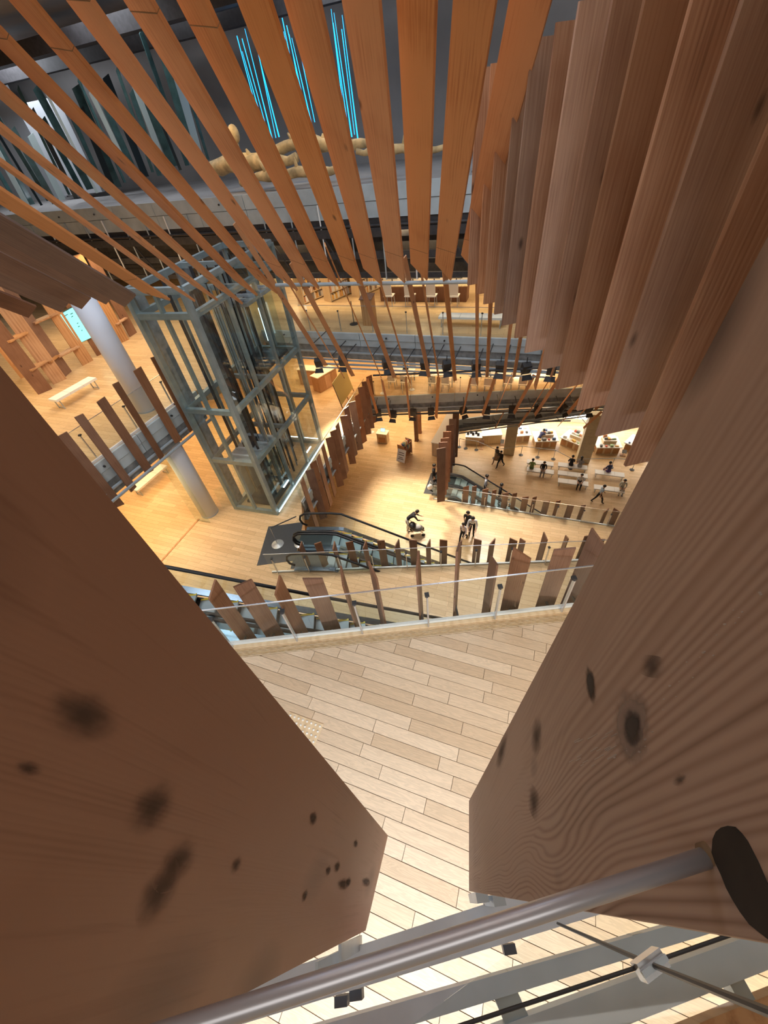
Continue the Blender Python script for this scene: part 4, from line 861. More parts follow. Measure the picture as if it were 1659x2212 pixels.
def shop_table(px, py, ang, lab, w=1.9, d=1.5, tier=True):
    h = .78; P = at(px, py, ZV + h); o = empty('display_table', (P.x, P.y, ZV), lab, 'table', 'display tables of the shop', rz=ang)
    MB().box((0, 0, h - .03), (w, d, .06)).build('table_top', M['white'], o)
    MB().box((0, 0, (h - .06) / 2), (w - .25, d - .25, h - .06)).build('cabinet', M['palewood'], o)
    for i in range(3): MB().box((-w / 2 + .35 + i * (w - .7) / 2, -d / 2 + .12, .36), (.45, .02, .5)).build('niche', M['shelfwood'], o)
    if tier:
        MB().box((.1, .12, h + .14), (w * .5, d * .5, .28)).build('riser', M['palewood'], o); MB().box((.1, .12, h + .29), (w * .54, d * .54, .03)).build('riser_top', M['white'], o)
        c, s = math.cos(ang), math.sin(ang)
        goods((P.x + .1 * c - .12 * s, P.y + .1 * s + .12 * c), ZV, ang, 6, w * .5, d * .5, 'boxed goods, riser of ' + lab[6:], 'riser goods, ' + lab, h + .305)
        goods((P.x - .02 * c + d * .38 * s, P.y - .02 * s - d * .38 * c), ZV, ang, 4, w * .95, .3, 'boxed goods, front of ' + lab[6:], 'front goods, ' + lab, h)
    else: goods((P.x, P.y), ZV, ang, 8, w, d, 'boxed goods on ' + lab[6:], 'goods on ' + lab, h)
shop_table(1178, 942, GA + .25, 'white display table where a shopper bends forward')
shop_table(1243, 945, GA - .5, 'white display table half hidden by the right clad column')
shop_table(1312, 955, GA + .2, 'white display table right of the clad columns')
shop_table(1384, 956, GA - .5, 'white display table at the right end of the shop')
shop_table(1120, 931, GA + .3, 'white display table behind the left clad column', tier=False)
def desk(px, py, ang, w, d, h, lab, cat='desk', items=()):
    P = at(px, py, ZV + h); o = empty('counter', (P.x, P.y, ZV), lab, cat, rz=ang)
    MB().box((0, 0, h / 2 - .02), (w, d, h - .04)).build('body', M['palewood'], o); MB().box((0, 0, h - .015), (w + .06, d + .06, .03)).build('top', M['white'], o)
    return P, o
P, _ = desk(1024, 939, GA + .1, 1.35, .75, .85, 'small pale counter with black card racks left of the tall desk')
for i in range(5):
    q = P + GU * (-.5 + .22 * i) + GV * (.12 if i % 2 else -.1)
    o = MB().box((0, 0, .14), (.2, .03, .26), Matrix.Rotation(-.3, 3, 'X')).box((0, .06, .02), (.2, .14, .03)).build('card_rack', M['steel_dark']); o.location = q; o.rotation_euler = (0, 0, GA); tag(o, '%s small black card rack from the left on the pale counter' % ORD[i + 1], 'card rack', 'card racks on the pale counter')
desk(1062, 933, GA + .3, 1.6, 1.0, .95, 'tall pale reception desk right of the card racks')
for i in range(14):
    p = at(1003 + (i % 7) * 5.2, 917 + (i // 7) * 6, ZV + .7 - .5 * (i // 7)); s = .22
    o = MB().add([(-s, -s, 0), (s, -s, 0), (s, s, 0), (-s, s, 0), (0, 0, .42)], [(3, 2, 1, 0), (0, 1, 4), (1, 2, 4), (2, 3, 4), (3, 0, 4)]).build('paper_pyramid', M['g7'] if i % 2 else M['g0']); o.location = p; o.rotation_euler = (0, 0, .4)
    tag(o, '%s folded paper pyramid from the left in the %s zigzag row' % (ORD[i % 7 + 1], 'back' if i < 7 else 'front'), 'paper pyramid', 'paper pyramids')
tp = at(1018, 925, ZV); tag(MB().box((0, 0, .1), (3.2, 1.6, .2), Matrix.Rotation(GA, 3, 'Z')).build('plinth', M['palewood'], origin=None), 'low plinth under the zigzag paper display', 'plinth').location = (tp.x, tp.y, 0)
def sign(px, py, z, lab, w=.45, h=.6, tilt=.5, rz=GA, mat='wallwhite', pole=.7):
    P = at(px, py, z); o = empty('sign_stand', P, lab, 'sign', rz=rz)
    MB().box((0, .1, .02), (.4, .3, .04)).build('base', M['shelfwood'], o); MB().bar((0, .1, .03), (0, .1, pole), .03).build('pole', M['steel'], o)
    MB().box((0, 0, pole + h * .3), (w, .03, h), Matrix.Rotation(-tilt, 3, 'X')).build('panel', M[mat], o); return o
sign(1039, 971, ZV, 'small wooden sign stand at the left end of the barrier', .42, .5, .4, mat='shelfwood', pole=.55)
sign(1084, 962, ZV, 'dark sign panel at the foot of the left clad column', .3, .35, .9, mat='g4', pole=.3)
sign(1282, 975, ZV, 'small tilted sign right of the right clad column', .3, .4, .8, mat='g7', pole=.4)
sign(1345, 985, ZV, 'dark small sign before the right display tables', .32, .3, 1.0, mat='g4', pole=.35)
def clad_column(px, py, z0, z1, w, lab):
    P = at(px, py, z0) + GV * w / 2; o = empty('clad_column', (P.x, P.y, z0), lab, 'column', rz=GA)
    MB().box((0, 0, (z1 - z0) / 2), (w, w, z1 - z0)).build('core', M['clad'], o)
    k = int((z1 - z0) / .6)
    for i in range(k): MB().box((0, -w / 2 - .008, (i + .5) * (z1 - z0) / k), (w - .02, .02, (z1 - z0) / k - .02)).build('cladding_panel', M['clad'], o)
clad_column(1098, 983, ZV, ZW - .5, .85, 'square clad column left among the shop tables'); clad_column(1258, 1000, ZV, ZW - .5, .95, 'square clad column right behind the white benches')
# window wall of the lowest floor
wp = at(1230, 911, ZV)
ww = tag(MB().prism([(a.x, a.y) for a in (wp - GU * 16, wp + GU * 14, wp + GU * 14 + GV * .1, wp - GU * 16 + GV * .1)], .0, .35).build('window_1', M['white']), kind='structure')
for i in range(12):
    a = wp - GU * 12 + GU * (2.1 * i)
    MB().prism([(q.x, q.y) for q in (a + GU * .06, a + GU * 2.0, a + GU * 2.0 + GV * .04, a + GU * .06 + GV * .04)], .4, 3.6).build('pane', M['window'], ww)
    MB().bar((a.x, a.y, .3), (a.x, a.y, 3.7), .09).build('mullion', M['white'], ww)

# W floor: tablet table, book cart, notice board, posts, white ledge
P = at(826, 933, ZW + .8); o = empty('tablet_table', (P.x, P.y, ZW), 'small wooden table with a lit tablet on the floor below the lift', 'table', rz=GA)
MB().box((0, 0, .4), (.72, .5, .76)).build('body', M['palewood'], o); MB().box((0, 0, .79), (.8, .58, .03)).build('top', M['offwhite'], o); MB().box((0, -.255, .3), (.5, .01, .4)).build('recess', M['shelfwood'], o)
tb = empty('tablet', (P.x + .05, P.y + .05, ZW + .805), 'tilted tablet computer with a pale blue screen', 'tablet', rz=GA)
MB().box((0, 0, .12), (.34, .02, .25), Matrix.Rotation(-.5, 3, 'X')).build('body', M['steel'], tb); MB().box((0, -.014, .12), (.31, .006, .22), Matrix.Rotation(-.5, 3, 'X')).build('screen', M['screen2'], tb)
P = at(876, 985, ZW); o = empty('book_cart', P, 'wooden book cart standing beside the white notice board', 'book cart', rz=GA + 1.25)
for s in (-1, 1): MB().box((s * .45, 0, .6), (.03, .5, 1.1)).build('side_panel', M['shelfwood'], o)
for zz in (.2, .6, 1.0): MB().box((0, 0, zz), (.88, .46, .025)).build('shelf', M['shelfwood'], o)
MB().box((0, 0, .62), (.88, .02, .9)).build('divider', M['shelfwood'], o)
for i in range(7):
    for zz in (.62, 1.02):
        b = MB().box((0, 0, .12), (.05, .18, .22 + .03 * (i % 3))).box((0, -.092, .12), (.044, .004, .06)).build('book', M['g%d' % ((i * 3 + int(zz * 10)) % 8)]); c, s_ = math.cos(GA + 1.25), math.sin(GA + 1.25)
        x, y = -.35 + i * .1, -.12; b.location = (P.x + x * c - y * s_, P.y + x * s_ + y * c, ZW + zz + .01); b.rotation_euler = (0, 0, GA + 1.25)
        tag(b, '%s book on the %s shelf of the wooden book cart' % (GCOL[(i * 3 + int(zz * 10)) % 8], 'middle' if zz < .8 else 'top'), 'book', 'books on the cart, %s shelf' % ('middle' if zz < .8 else 'top'))
P = at(868, 999, ZW); o = empty('notice_board', P, 'white notice board on an easel left of the far landing', 'sign', rz=GA - .25)
MB().box((0, 0, .55), (.62, .03, .85), Matrix.Rotation(-.35, 3, 'X')).build('panel', M['white'], o)
for zz, w in ((.75, .4), (.62, .45), (.45, .3), (.35, .42)): MB().box((0, -.024 + (zz - .55) * .36 - .0, zz), (w, .006, .05), Matrix.Rotation(-.35, 3, 'X')).build('text_line', M['g4'], o)
for s in (-1, 1): MB().bar((s * .26, 0, 0), (s * .26, .18, .5), .03).build('leg', M['shelfwood'], o)
for (px, py, lab) in ((900, 952, 'slim wooden post on the floor below the lower slab, nearer one'), (907, 935, 'slim wooden post on the floor below the lower slab, farther one')):
    P = at(px, py, ZW); tag(MB().box((0, 0, 1.9), (.22, .22, 3.8), Matrix.Rotation(GA, 3, 'Z')).box((0, 0, .03), (.26, .26, .06), Matrix.Rotation(GA, 3, 'Z')).build('wooden_post', M['cedar_dark']), lab, 'post').location = P
lp0, lp1 = at(940, 985, ZW), at(975, 918, ZW)
o = empty('book_counter', lp0, 'long low counter with a white top along the far hanging boards', 'counter')
d_ = (lp1 - lp0); MB().bar((0, 0, .5), (d_.x, d_.y, .5), .45, 1.0).build('body', M['palewood'], o); MB().bar((0, 0, 1.02), (d_.x, d_.y, 1.02), .55, .05).build('top', M['white'], o)
for i in range(6): q = d_ * ((i + .5) / 6); MB().box((q.x - .23, q.y + .08, .5), (.04, .5, .7), Matrix.Rotation(.0, 3, 'Z')).build('niche', M['shelfwood'], o)
disc_stand(at(803, 934, ZW), .9, 'white-footed post beside the tablet table', .18, 'white')

# far floor of storey A: bookshelves, counter with monitors and chairs
def bookcase(p, ang, L_, lab, z=ZA, h=1.5, n=4, dep=.55, books=12):
    o = empty('bookcase', (p[0], p[1], z), lab, 'bookcase', 'bookcases on the far floor', rz=ang)
    for s in (-1, 1): MB().box((s * L_ / 2, 0, h / 2), (.04, dep, h)).build('end_panel', M['palewood'], o)
    MB().box((0, 0, h / 2), (L_, .03, h)).build('back_panel', M['palewood'], o)
    for i in range(n + 1): MB().box((0, 0, .06 + i * (h - .08) / n), (L_, dep, .03)).build('shelf', M['palewood'], o)
    rg = random.Random(int(p[0] * 100))
    for i in range(n):
        for s in (-1, 1):
            x = -L_ / 2 + .06
            m = MB()
            while x < L_ / 2 - .1:
                w = rg.uniform(.03, .07); hh = rg.uniform(.2, .29); m.box((x + w / 2, s * dep * .28, .08 + i * (h - .08) / n + hh / 2), (w - .004, .2, hh), None, rg.randrange(4)); x += w + (rg.random() < .08) * .15
            tag(m.build('book_row', [M['g0'], M['g6'], M['g7'], M['g3']], o), kind='stuff')
v_ = Vector((math.cos(GA + 1.15), math.sin(GA + 1.15), 0))
for i, (px, py) in enumerate(((655, 655), (712, 650), (772, 640))):
    P = at(px, py, ZA) + v_ * 1.6; bookcase(P, GA + 1.15, 3.4, '%s long bookcase from the left on the far floor' % ORD[i + 1])
P = at(1113, 668, ZA) + v_ * 1.2; bookcase(P, GA + 1.3, 2.6, 'bookcase beside the lower end of the right-hand board wall')
cA, cB = at(845, 652, ZA), at(980, 655, ZA); cm = (cA + cB) / 2 + GV * .3; Lc = 4.2
o = empty('monitor_counter', (cm.x, cm.y, ZA), 'long brown counter with a row of dark monitors', 'counter', rz=GA + .0)
MB().box((0, .1, .36), (Lc, .6, .70)).build('front_panel', M['cedar_dark'], o); MB().box((0, 0, .73), (Lc + .1, .85, .04)).build('top', M['palewood'], o); MB().box((0, .42, 1.0), (Lc, .04, .6)).build('screen_wall', M['white'], o)
for i in range(4):
    x = -1.55 + i * 1.03; q = cm + GU * x + GV * .12
    t = empty('monitor', (q.x, q.y, ZA + .75), '%s dark monitor from the left on the long brown counter' % ORD[i + 1], 'monitor', 'monitors on the counter', rz=GA)
    MB().box((0, 0, .01), (.26, .18, .02)).build('foot', M['steel_dark'], t); MB().bar((0, .03, .02), (0, .03, .2), .04).build('neck', M['steel_dark'], t); MB().box((0, 0, .32), (.56, .04, .36)).build('panel', M['g4'], t)
    q = cm + GU * (x + .1) - GV * .72
    t = empty('desk_chair', (q.x, q.y, ZA), '%s white chair from the left at the monitor counter' % ORD[i + 1], 'chair', 'white chairs at the counter', rz=GA)
    MB().box((0, 0, .45), (.44, .44, .04)).build('seat', M['white'], t); MB().box((0, -.2, .74), (.42, .03, .5), Matrix.Rotation(.12, 3, 'X')).build('backrest', M['white'], t)
    for sx in (-1, 1):
        for sy in (-1, 1): MB().bar((sx * .19, sy * .19, 0), (sx * .17, sy * .17, .44), .025).build('leg', M['steel'], t)
P = at(800, 700, ZA); o = empty('wooden_stand', P, 'brown wooden lectern by the glass of the far floor', 'lectern', rz=GA)
MB().box((0, 0, .55), (.5, .42, 1.1)).build('body', M['shelfwood'], o); MB().box((0, -.03, 1.13), (.56, .5, .04), Matrix.Rotation(.2, 3, 'X')).build('top', M['cedar_dark'], o)
disc_stand(at(765, 700, ZA), .95, 'thin black-rod rack on a round foot left of the lectern', .2, 'steel_dark'); disc_stand(at(993, 646, ZA), 1.0, 'round-footed post right of the monitor counter', .18, 'steel')

# far floor of storey X: tables, chairs, laptops
def cafe(px, py, lab, z=ZX, n=4):
    P = at(px, py, z + .74); o = empty('work_table', (P.x, P.y, z), 'white work table ' + lab, 'table', 'white work tables under the far slab', rz=GA)
    MB().box((0, 0, .72), (1.5, .8, .04)).build('top', M['white'], o)
    for sx in (-1, 1):
        for sy in (-1, 1): MB().bar((sx * .65, sy * .32, 0), (sx * .65, sy * .32, .7), .04).build('leg', M['steel'], o)
    for i in range(n):
        sx, sy = (-.38 if i % 2 else .38), (-1 if i < 2 else 1); q = P + GU * sx + GV * (sy * .68)
        t = empty('work_chair', (q.x, q.y, z), ('near right', 'near left', 'far right', 'far left')[i] + ' pale chair at the table ' + lab, 'chair', 'chairs at the table ' + lab, rz=GA + (0 if sy < 0 else math.pi))
        MB().box((0, 0, .44), (.44, .42, .04)).build('seat', M['offwhite'], t); MB().box((0, -.2, .7), (.42, .03, .4)).build('backrest', M['offwhite'], t)
        for a in (-1, 1):
            for b in (-1, 1): MB().bar((a * .19, b * .18, 0), (a * .17, b * .17, .42), .025).build('leg', M['steel'], t)
    q = P + GU * .2; t = empty('laptop', (q.x, q.y, z + .745), 'open laptop on the white work table ' + lab, 'laptop', rz=GA)
    MB().box((0, 0, .01), (.34, .24, .02)).build('base', M['steel'], t); MB().box((0, .14, .12), (.34, .015, .23), Matrix.Rotation(-.25, 3, 'X')).build('lid', M['steel_dark'], t)
cafe(868, 800, 'farthest left below the far slab'); cafe(955, 803, 'second from the left below the far slab'); cafe(1045, 806, 'third from the left below the far slab'); cafe(1118, 803, 'nearest the right below the far slab')
disc_stand(at(827, 850, ZX), 1.0, 'white-footed post at the left of the work tables', .16, 'white'); disc_stand(at(890, 842, ZX), 1.0, 'white-footed post between the work tables', .16, 'white')
# beside the lift on storey X: wooden counters and book display
for (px, py, a, L_, lab) in ((668, 795, GA, 1.4, 'wooden counter block left beside the lift'), (698, 803, GA + 1.2, 1.5, 'wooden counter block right beside the lift')):
    P = at(px, py, ZX + .95); o = empty('counter_block', (P.x, P.y, ZX), lab, 'counter', rz=a)
    MB().box((0, 0, .46), (L_, .6, .92)).build('body', M['shelfwood'], o); MB().box((0, 0, .945), (L_ + .06, .66, .05)).build('top', M['offwhite'], o)
    for i in range(3): MB().box((-L_ / 3 + i * L_ / 3, -.305, .45), (L_ / 3 - .03, .02, .8)).build('door', M['shelfwood'], o)
P0, P1_ = at(740, 882, ZX), at(764, 845, ZX); o = empty('book_display', P0, 'leaning yellow-backed display of white booklets above the hanging boards', 'display'); d_ = P1_ - P0; u_ = d_.normalized(); nn = Vector((-u_.y, u_.x, 0))
MB().sheet([(0, 0, .2), (d_.x, d_.y, .2), (d_.x + nn.x * .3, d_.y + nn.y * .3, 1.5), (nn.x * .3, nn.y * .3, 1.5)], nn * .03).build('back_panel', M['yellowpanel'], o)
for r in range(4):
    for i in range(5):
        q = d_ * ((i + .5) / 5) + nn * (.1 + .06 * r) ; MB().box((q.x + nn.x * .03, q.y + nn.y * .03, .4 + r * .3), (.03, .3, .22), Matrix.Rotation(math.atan2(u_.y, u_.x) + math.pi / 2, 3, 'Z')).build('booklet', M['white'], o)
for i in range(3): MB().bar(tuple(d_ * (i / 2)), (d_.x * i / 2 + nn.x * .3, d_.y * i / 2 + nn.y * .3, 1.4), .04).build('leg', M['cedar_dark'], o)

# left floor of storey A: tall shelf uprights, shelves, screen
UP = [(60, 812, .0, 'cedar'), (98, 846, .1, 'cedar'), (130, 824, .2, 'cedar'), (147, 808, .9, 'cedar_dark'), (190, 784, .5, 'cedar'), (222, 764, .3, 'cedar'), (268, 738, .4, 'cedar'), (288, 723, .8, 'cedar')]
ups = []
for i, (px, py, a, mt) in enumerate(UP):
    P = at(px, py, ZA); ups.append(P); az = math.atan2(P.y, P.x) + math.pi / 2 + a
    board('shelf_upright', '%s tall upright board from the left among the shelves of the left floor' % ORD[i + 1], 'tall uprights of the left shelves', P + Vector((0, 0, 3.6)), P, (math.cos(az), math.sin(az), 0), .54, .05, mt if mt == 'cedar_dark' else ('cedar_fin' if i % 2 else 'shelfwood'))
for (i, j, zz, lab) in ((1, 2, .9, 'low wooden shelf between the two leftmost pale uprights'), (1, 2, 2.0, 'high wooden shelf between the two leftmost pale uprights'), (2, 3, .8, 'short wooden shelf beside the dark upright'), (3, 4, .75, 'low wooden shelf between the dark upright and the screen'),
                     (3, 4, 2.1, 'high wooden shelf between the dark upright and the screen'), (6, 7, .8, 'wooden shelf between the uprights behind the white column'), (0, 1, .6, 'wooden shelf cut by the large dark board')):
    a, b = ups[i] + Vector((0, 0, zz)), ups[j] + Vector((0, 0, zz))
    tag(MB().bar(a, b, .36, .045).bar(a - Vector((0, 0, .04)), b - Vector((0, 0, .04)), .3, .02).build('wooden_shelf', M['shelfwood']), lab, 'shelf')
A_, B_ = ups[4], ups[5]
sc = [on_line(px, py, (A_.x, A_.y), (B_.x, B_.y)) for px, py in ((128, 680), (155, 665), (196, 729), (170, 741))]
nS = Vector((B_.y - A_.y, -(B_.x - A_.x), 0)).normalized() * .05
o = tag(MB().sheet([p for p in sc], nS).build('wall_screen', M['screen']), 'tall cyan information screen hung between the shelf uprights', 'screen')
c0 = sum(sc, Vector()) / 4; MB().sheet([c0 + (p - c0) * 1.05 + nS * -.3 for p in sc], nS * .25).build('bezel', M['steel_dark'], o)
ax = (sc[1] - sc[0]); ay = (sc[3] - sc[0])
for (u0, v0, lw) in ((.15, .08, .3), (.6, .12, .2), (.55, .2, .15), (.62, .45, .12), (.55, .55, .15), (.6, .7, .1)):
    p = sc[0] + ax * u0 + ay * v0 + nS * 1.05
    MB().sheet([p, p + ax * lw, p + ax * lw + ay * .02, p + ay * .02], nS * .05).build('text_line', M['steel_dark'], o)

# ---------------------------------------------------------------- people
SKIN = plain('skin', (.55, .33, .22), .5); HAIR = plain('hair', (.015, .012, .01), .4); SHOE = plain('shoe', (.02, .02, .022), .5); EYE = plain('eye', (.02, .015, .01), .3)
CLOTH = {}
def cloth(c):
    if c not in CLOTH: CLOTH[c] = plain('cloth_%d' % len(CLOTH), c, .85, noise=.2, nscale=9)
    return CLOTH[c]
PENDING = []
def person(p, face, pose, top, bottom, label, sleeves=True, size=1.0, hair_long=False, skirt=False, cap=None):
    J = {}; R = {}
    def j(n, x, y, z, r): J[n] = Vector((x, y, z)); R[n] = r
    lean = dict(stand=.02, walk=.06, sit=.10, bent=.42, lean=.2)[pose]; ph = .56 if pose == 'sit' else (.86 if pose == 'bent' else .92)
    j('pelvis', 0, 0, ph, .135)
    j('waist', 0, lean * .35, ph + .17, .12); j('chest', 0, lean * .8, ph + .36 - lean * .12, .14); j('neckb', 0, lean * 1.15, ph + .49 - lean * .25, .075)
    j('neck', 0, lean * 1.25 + .01, ph + .55 - lean * .28, .05); j('head', 0, lean * 1.4 + .03, ph + .66 - lean * .34, .088); j('crown', 0, lean * 1.42 + .02, ph + .75 - lean * .36, .06)
    for s, n in ((-1, 'L'), (1, 'R')):
        sw = s if pose == 'walk' else 0; ny, nz = J['neckb'].y, J['neckb'].z
        j('sho' + n, s * .17, ny - .02, nz - .04, .062)
        if pose == 'sit': j('elb' + n, s * .23, ny + .04, nz - .30, .043); j('wri' + n, s * .13, ny + .22, nz - .40, .03); j('han' + n, s * .10, ny + .29, nz - .41, .03)
        elif pose in ('bent', 'lean'): j('elb' + n, s * .22, ny + .10, nz - .28, .043); j('wri' + n, s * .17, ny + .30, nz - .36, .03); j('han' + n, s * .16, ny + .37, nz - .37, .03)
        else: j('elb' + n, s * .23, ny - .03 - sw * .12, nz - .30, .043); j('wri' + n, s * .22, ny + .06 - sw * .20, nz - .53, .03); j('han' + n, s * .21, ny + .09 - sw * .22, nz - .61, .03)
        j('hip' + n, s * .095, 0, ph - .06, .09)
        if pose == 'sit': j('kne' + n, s * .11, .42, ph - .04, .065); j('ank' + n, s * .11, .40, .08, .045); j('toe' + n, s * .12, .54, .035, .038)
        else:
            j('kne' + n, s * .10, .05 + sw * .18 + (.05 if pose == 'bent' else 0), .48, .063); j('ank' + n, s * .10, sw * .32 - .02 - (.0 if sw >= 0 else .06), .08 + (0 if sw >= 0 else .05), .045); j('toe' + n, s * .11, sw * .32 + .13 - (0 if sw >= 0 else .05), .035, .038)
    ed = [('pelvis', 'waist'), ('waist', 'chest'), ('chest', 'neckb'), ('neckb', 'neck'), ('neck', 'head'), ('head', 'crown')]
    for n in 'LR': ed += [('chest', 'sho' + n), ('sho' + n, 'elb' + n), ('elb' + n, 'wri' + n), ('wri' + n, 'han' + n), ('pelvis', 'hip' + n), ('hip' + n, 'kne' + n), ('kne' + n, 'ank' + n), ('ank' + n, 'toe' + n)]
    names = list(J); me = bpy.data.meshes.new('skeleton'); me.from_pydata([tuple(J[n]) for n in names], [(names.index(a), names.index(b)) for a, b in ed], [])
    o = bpy.data.objects.new('person', me); COL.objects.link(o)
    md = o.modifiers.new('skin', 'SKIN'); md.use_smooth_shade = True
    for i, n in enumerate(names): me.skin_vertices[0].data[i].radius = (R[n], R[n] * (.78 if n in ('waist', 'chest', 'pelvis') else 1)); me.skin_vertices[0].data[i].use_root = n == 'pelvis'
    sb = o.modifiers.new('sub', 'SUBSURF'); sb.levels = 1; sb.render_levels = 1
    o.location = p; o.rotation_euler = (0, 0, face); o.scale = (size,) * 3
    tag(o, label, 'person')
    PENDING.append((o, J, names, top, bottom, sleeves, hair_long, skirt, cap, pose)); return o
def finish_people():
    bpy.context.view_layer.update(); dg = bpy.context.evaluated_depsgraph_get(); done = []
    for e in PENDING: done.append(bpy.data.meshes.new_from_object(e[0].evaluated_get(dg)))
    for (o, J, names, top, bottom, sleeves, hl, skirt, cap, pose), me in zip(PENDING, done):
        o.modifiers.clear(); me.name = 'body'
        me.materials.clear()
        for m in (SKIN, cloth(top), cloth(bottom), SHOE, EYE): me.materials.append(m)
        slot = {}
        for n in names:
            b = n[:3]; slot[n] = 0 if b in ('nec', 'hea', 'cro', 'han', 'wri') else 1 if b in ('wai', 'che', 'sho') else (1 if sleeves else 0) if b == 'elb' else 3 if b == 'toe' else 2
        slot['neckb'] = 1
        for f in me.polygons:
            c = f.center; n = min(names, key=lambda k: (J[k] - c).length); f.material_index = slot[n]
        bm = bmesh.new(); bm.from_mesh(me)
        def quadbar(a, b, r0, r1, mi):
            d = (b - a).normalized(); u = Vector((1, 0, 0)) if abs(d.x) < .9 else Vector((0, 1, 0)); x = u.cross(d).normalized(); y = d.cross(x)
            A = [bm.verts.new(a + (x * i + y * k) * r0) for i, k in ((-1, -1), (1, -1), (1, 1), (-1, 1))]; B_ = [bm.verts.new(b + (x * i + y * k) * r1) for i, k in ((-1, -1), (1, -1), (1, 1), (-1, 1))]
            for q in range(4): f = bm.faces.new((A[q], A[(q + 1) % 4], B_[(q + 1) % 4], B_[q])); f.material_index = mi
            f = bm.faces.new(B_); f.material_index = mi; f = bm.faces.new(A[::-1]); f.material_index = mi
        for n in 'LR':
            s = -1 if n == 'L' else 1; h = J['han' + n]; d = (h - J['wri' + n]).normalized(); sd = Vector((0, 1, 0)) if abs(d.y) < .7 else Vector((1, 0, 0))
            for q, ln_ in enumerate((.07, .08, .075, .06)):
                a = h + sd * (.026 - .017 * q); k = a + d * ln_ * .55; quadbar(a, k, .009, .008, 0); quadbar(k, k + (d + Vector((-s * .5, 0, 0))).normalized() * ln_ * .5, .008, .006, 0)
            quadbar(h + sd * .03 - d * .03, h + sd * .06 + d * .02, .01, .008, 0)
        H = J['head']
        quadbar(H + Vector((0, .075, -.005)), H + Vector((0, .105, -.02)), .012, .014, 0)
        for s in (-1, 1):
            quadbar(H + Vector((s * .032, .075, .012)), H + Vector((s * .032, .088, .012)), .010, .008, 4); quadbar(H + Vector((s * .08, 0, -.005)), H + Vector((s * .095, -.01, 0)), .016, .014, 0)
        quadbar(H + Vector((0, .07, -.045)), H + Vector((0, .082, -.045)), .018, .014, 0)
        bm.to_mesh(me); bm.free(); old = o.data; o.data = me; bpy.data.meshes.remove(old)
        hb = MB(); n, k = 12, 7; vs = []; fs = []
        C0 = (H + J['crown']) / 2 + Vector((0, -.012, .012))
        for i in range(k + 1):
            t = math.pi * .62 * i / k
            for q in range(n):
                a = 2 * math.pi * q / n; fr = max(0, math.sin(a)); tt = t * (1 - .38 * fr)
                vs.append(C0 + Vector((.107 * math.sin(tt) * math.cos(a), .112 * math.sin(tt) * math.sin(a), .112 * math.cos(tt) - .012)))
        for i in range(k):
            for q in range(n): fs.append((i * n + q, (i + 1) * n + q, (i + 1) * n + (q + 1) % n, i * n + (q + 1) % n))
        hb.add(vs, fs)
        if hl: hb.ball(C0 + Vector((0, -.075, -.14)), (.085, .05, .16), 10, 6)
        hb.build('hair', cloth(cap) if cap else HAIR, o, smooth=True)
        if skirt:
            pz = J['pelvis']; mk = MB(); mk.tube([pz + Vector((0, 0, .12)), pz + Vector((0, 0, -.05)), pz + Vector((0, .0, -.5))], [.15, .18, .27], 14); mk.build('skirt', cloth(bottom), o, smooth=True)
SB = .42 - .50 + .03
def seated(px, py, face, top, bottom, label, **k): P = at(px, py, ZV + .45); person((P.x, P.y, ZV - .02), face, 'sit', top, bottom, label, **k)
BLK = (.015, .015, .018); WHT = (.72, .72, .72); NAVY = (.05, .06, .16); GRY = (.28, .27, .27); KHK = (.35, .27, .18); LBL = (.42, .56, .72)
seated(1148, 1012, GA, (.24, .34, .12), (.12, .18, .08), 'person in green sitting on the left bench, seen from above'); seated(1173, 1013, GA + math.pi, BLK, GRY, 'person in black bending over on the left bench')
seated(1233, 1005, GA, BLK, BLK, 'person with black bag and clothes sitting at the middle benches'); seated(1252, 1008, GA, GRY, (.40, .40, .42), 'person in grey sitting beside the one in black', hair_long=True)
seated(1252, 1040, GA + math.pi, WHT, BLK, 'person in white top and black trousers at the end of the nearer middle bench'); seated(1315, 1019, GA + .5, NAVY, (.12, .06, .22), 'person in navy sitting on the right pale bench')
seated(1343, 1052, GA + math.pi, (.62, .62, .55), (.5, .48, .42), 'person in pale clothes at the right end of the bench by the boards')
person(at(1289, 1086, ZV), GA - 1.3, 'walk', LBL, BLK, 'striding man in a light blue shirt and black trousers', sleeves=False)
person(at(1080, 1009, ZV), GA + 2.6, 'walk', BLK, BLK, 'walking person in black left of the white benches'); person(at(1072, 1000, ZV), GA + 2.6, 'walk', (.12, .11, .11), KHK, 'walking person in a brown skirt behind the one in black', skirt=True)
person(at(1160, 966, ZV), GA - .5, 'bent', NAVY, KHK, 'shopper in navy bending over a display table'); 
person(at(937, 1050, ZW), GA - 1.5, 'stand', BLK, BLK, 'person in black with a white bag stepping onto the far landing')
def rider(px, py, lane, z, top, bottom, label, org, ang):
    q0 = (org[0] + math.sin(ang) * lane, org[1] - math.cos(ang) * lane); q1 = (q0[0] + math.cos(ang), q0[1] + math.sin(ang)); r = on_line(px, py, q0, q1)
    s = (r.x - q0[0]) / math.cos(ang); person((r.x, r.y, org[2] - max(0, s) * math.tan(math.radians(30)) + .03), ang - math.pi / 2, 'stand', top, bottom, label)
rider(1050, 1035, .47, 0, (.42, .44, .50), BLK, 'escalator rider in a grey-blue shirt near the top of the far escalator', oF, aF); rider(1081, 1056, .47, 0, BLK, BLK, 'escalator rider in a black coat lower on the far escalator', oF, aF)
person(at(880, 1146, ZW), GA - 1.2, 'bent', BLK, (.62, .58, .50), 'person in black leaning over a pushchair', size=1.0)
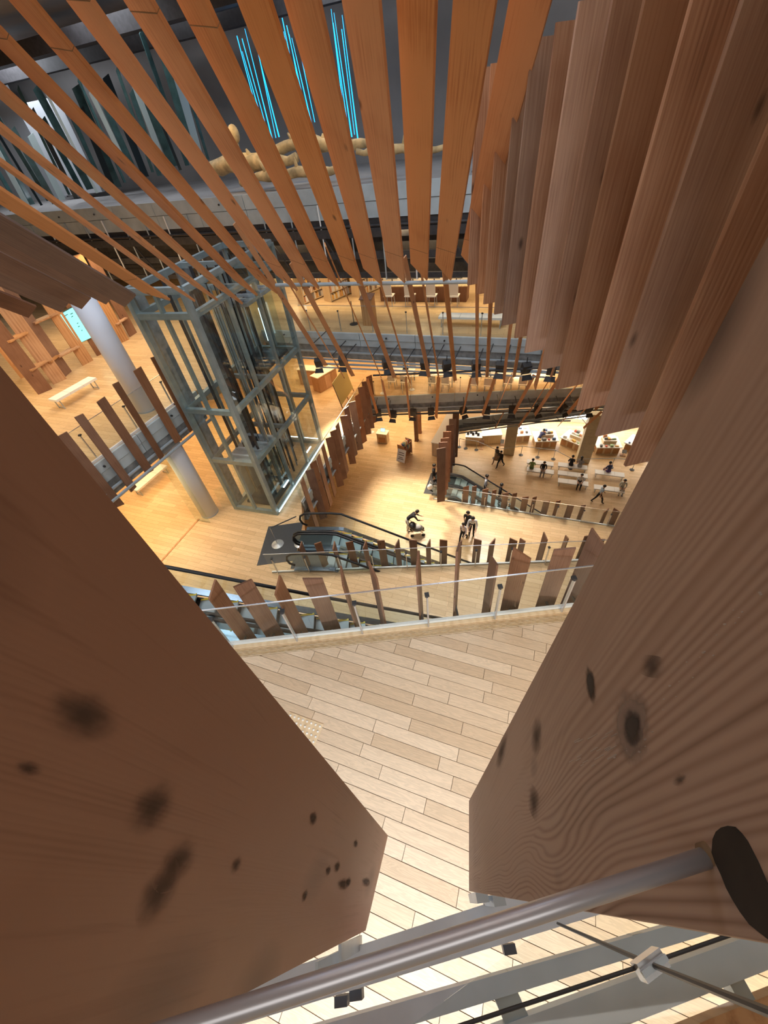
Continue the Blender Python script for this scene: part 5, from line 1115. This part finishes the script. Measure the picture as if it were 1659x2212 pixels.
person(at(1000, 1168, ZW), GA + 2.9, 'walk', (.68, .60, .60), BLK, 'child in a pale top with a dark backpack in the walking group', size=.85); person(at(1018, 1156, ZW), GA + 3.3, 'lean', WHT, BLK, 'adult in white and black walking behind the child', size=1.05); person(at(1009, 1150, ZW), GA + 3.0, 'walk', BLK, (.03, .03, .04), 'adult in black at the back of the walking group', size=1.0)
P = gal(1030, 372, .5); person((P.x, P.y, ZG), 2.4, 'stand', BLK, BLK, 'dark figure standing at the gallery edge behind the upper boards', size=1.02)
P = at(842, 818, ZX); person(P, 1.0, 'stand', BLK, BLK, 'person in black standing at the work tables below the far slab')
finish_people()
# bag, backpack and pushchair
P = at(935, 1044, ZW + .95); b = empty('shoulder_bag', P + Vector((-.18, -.05, -.2)), 'white shoulder bag of the person at the far landing', 'bag'); MB().ball((0, 0, 0), (.17, .11, .2), 10, 7).build('bag_body', M['white'], b, smooth=True); MB().tube([(-.05, 0, .15), (.05, .02, .45), (.15, .03, .15)], .015, 6).build('strap', M['white'], b)
P = at(1000, 1168, ZW); b = empty('backpack', P + Vector((.0, .14, .86)), 'black backpack worn by the child', 'backpack'); MB().ball((0, 0, 0), (.15, .1, .2), 10, 7).build('pack_body', M['g4'], b, smooth=True); MB().ball((0, .08, -.05), (.1, .05, .1), 8, 5).build('pocket', M['black'], b, smooth=True)
P = at(901, 1152, ZW); o = empty('pushchair', P, 'black pushchair with a white blanket pushed across the floor', 'pushchair', rz=GA - 1.2)
MB().ball((0, .02, .42), (.24, .33, .16), 12, 7).build('seat', M['g4'], o, smooth=True); MB().ball((0, .0, .52), (.17, .25, .12), 10, 6).build('blanket', M['white'], o, smooth=True); MB().ball((0, -.22, .66), (.25, .2, .18), 12, 7).build('hood', M['black'], o, smooth=True)
for sx in (-1, 1):
    MB().bar((sx * .22, -.45, .95), (sx * .2, .3, .25), .025).build('frame_bar', M['steel_dark'], o)
    for sy in (-.28, .32): MB().tube([(sx * .24 - .02, sy, .1), (sx * .24 + .02, sy, .1)], .1, 14).build('wheel', M['black'], o)
MB().bar((-.22, -.45, .95), (.22, -.45, .95), .03).build('handle', M['black'], o)
print('planks', npl, 'objects', len(bpy.data.objects))
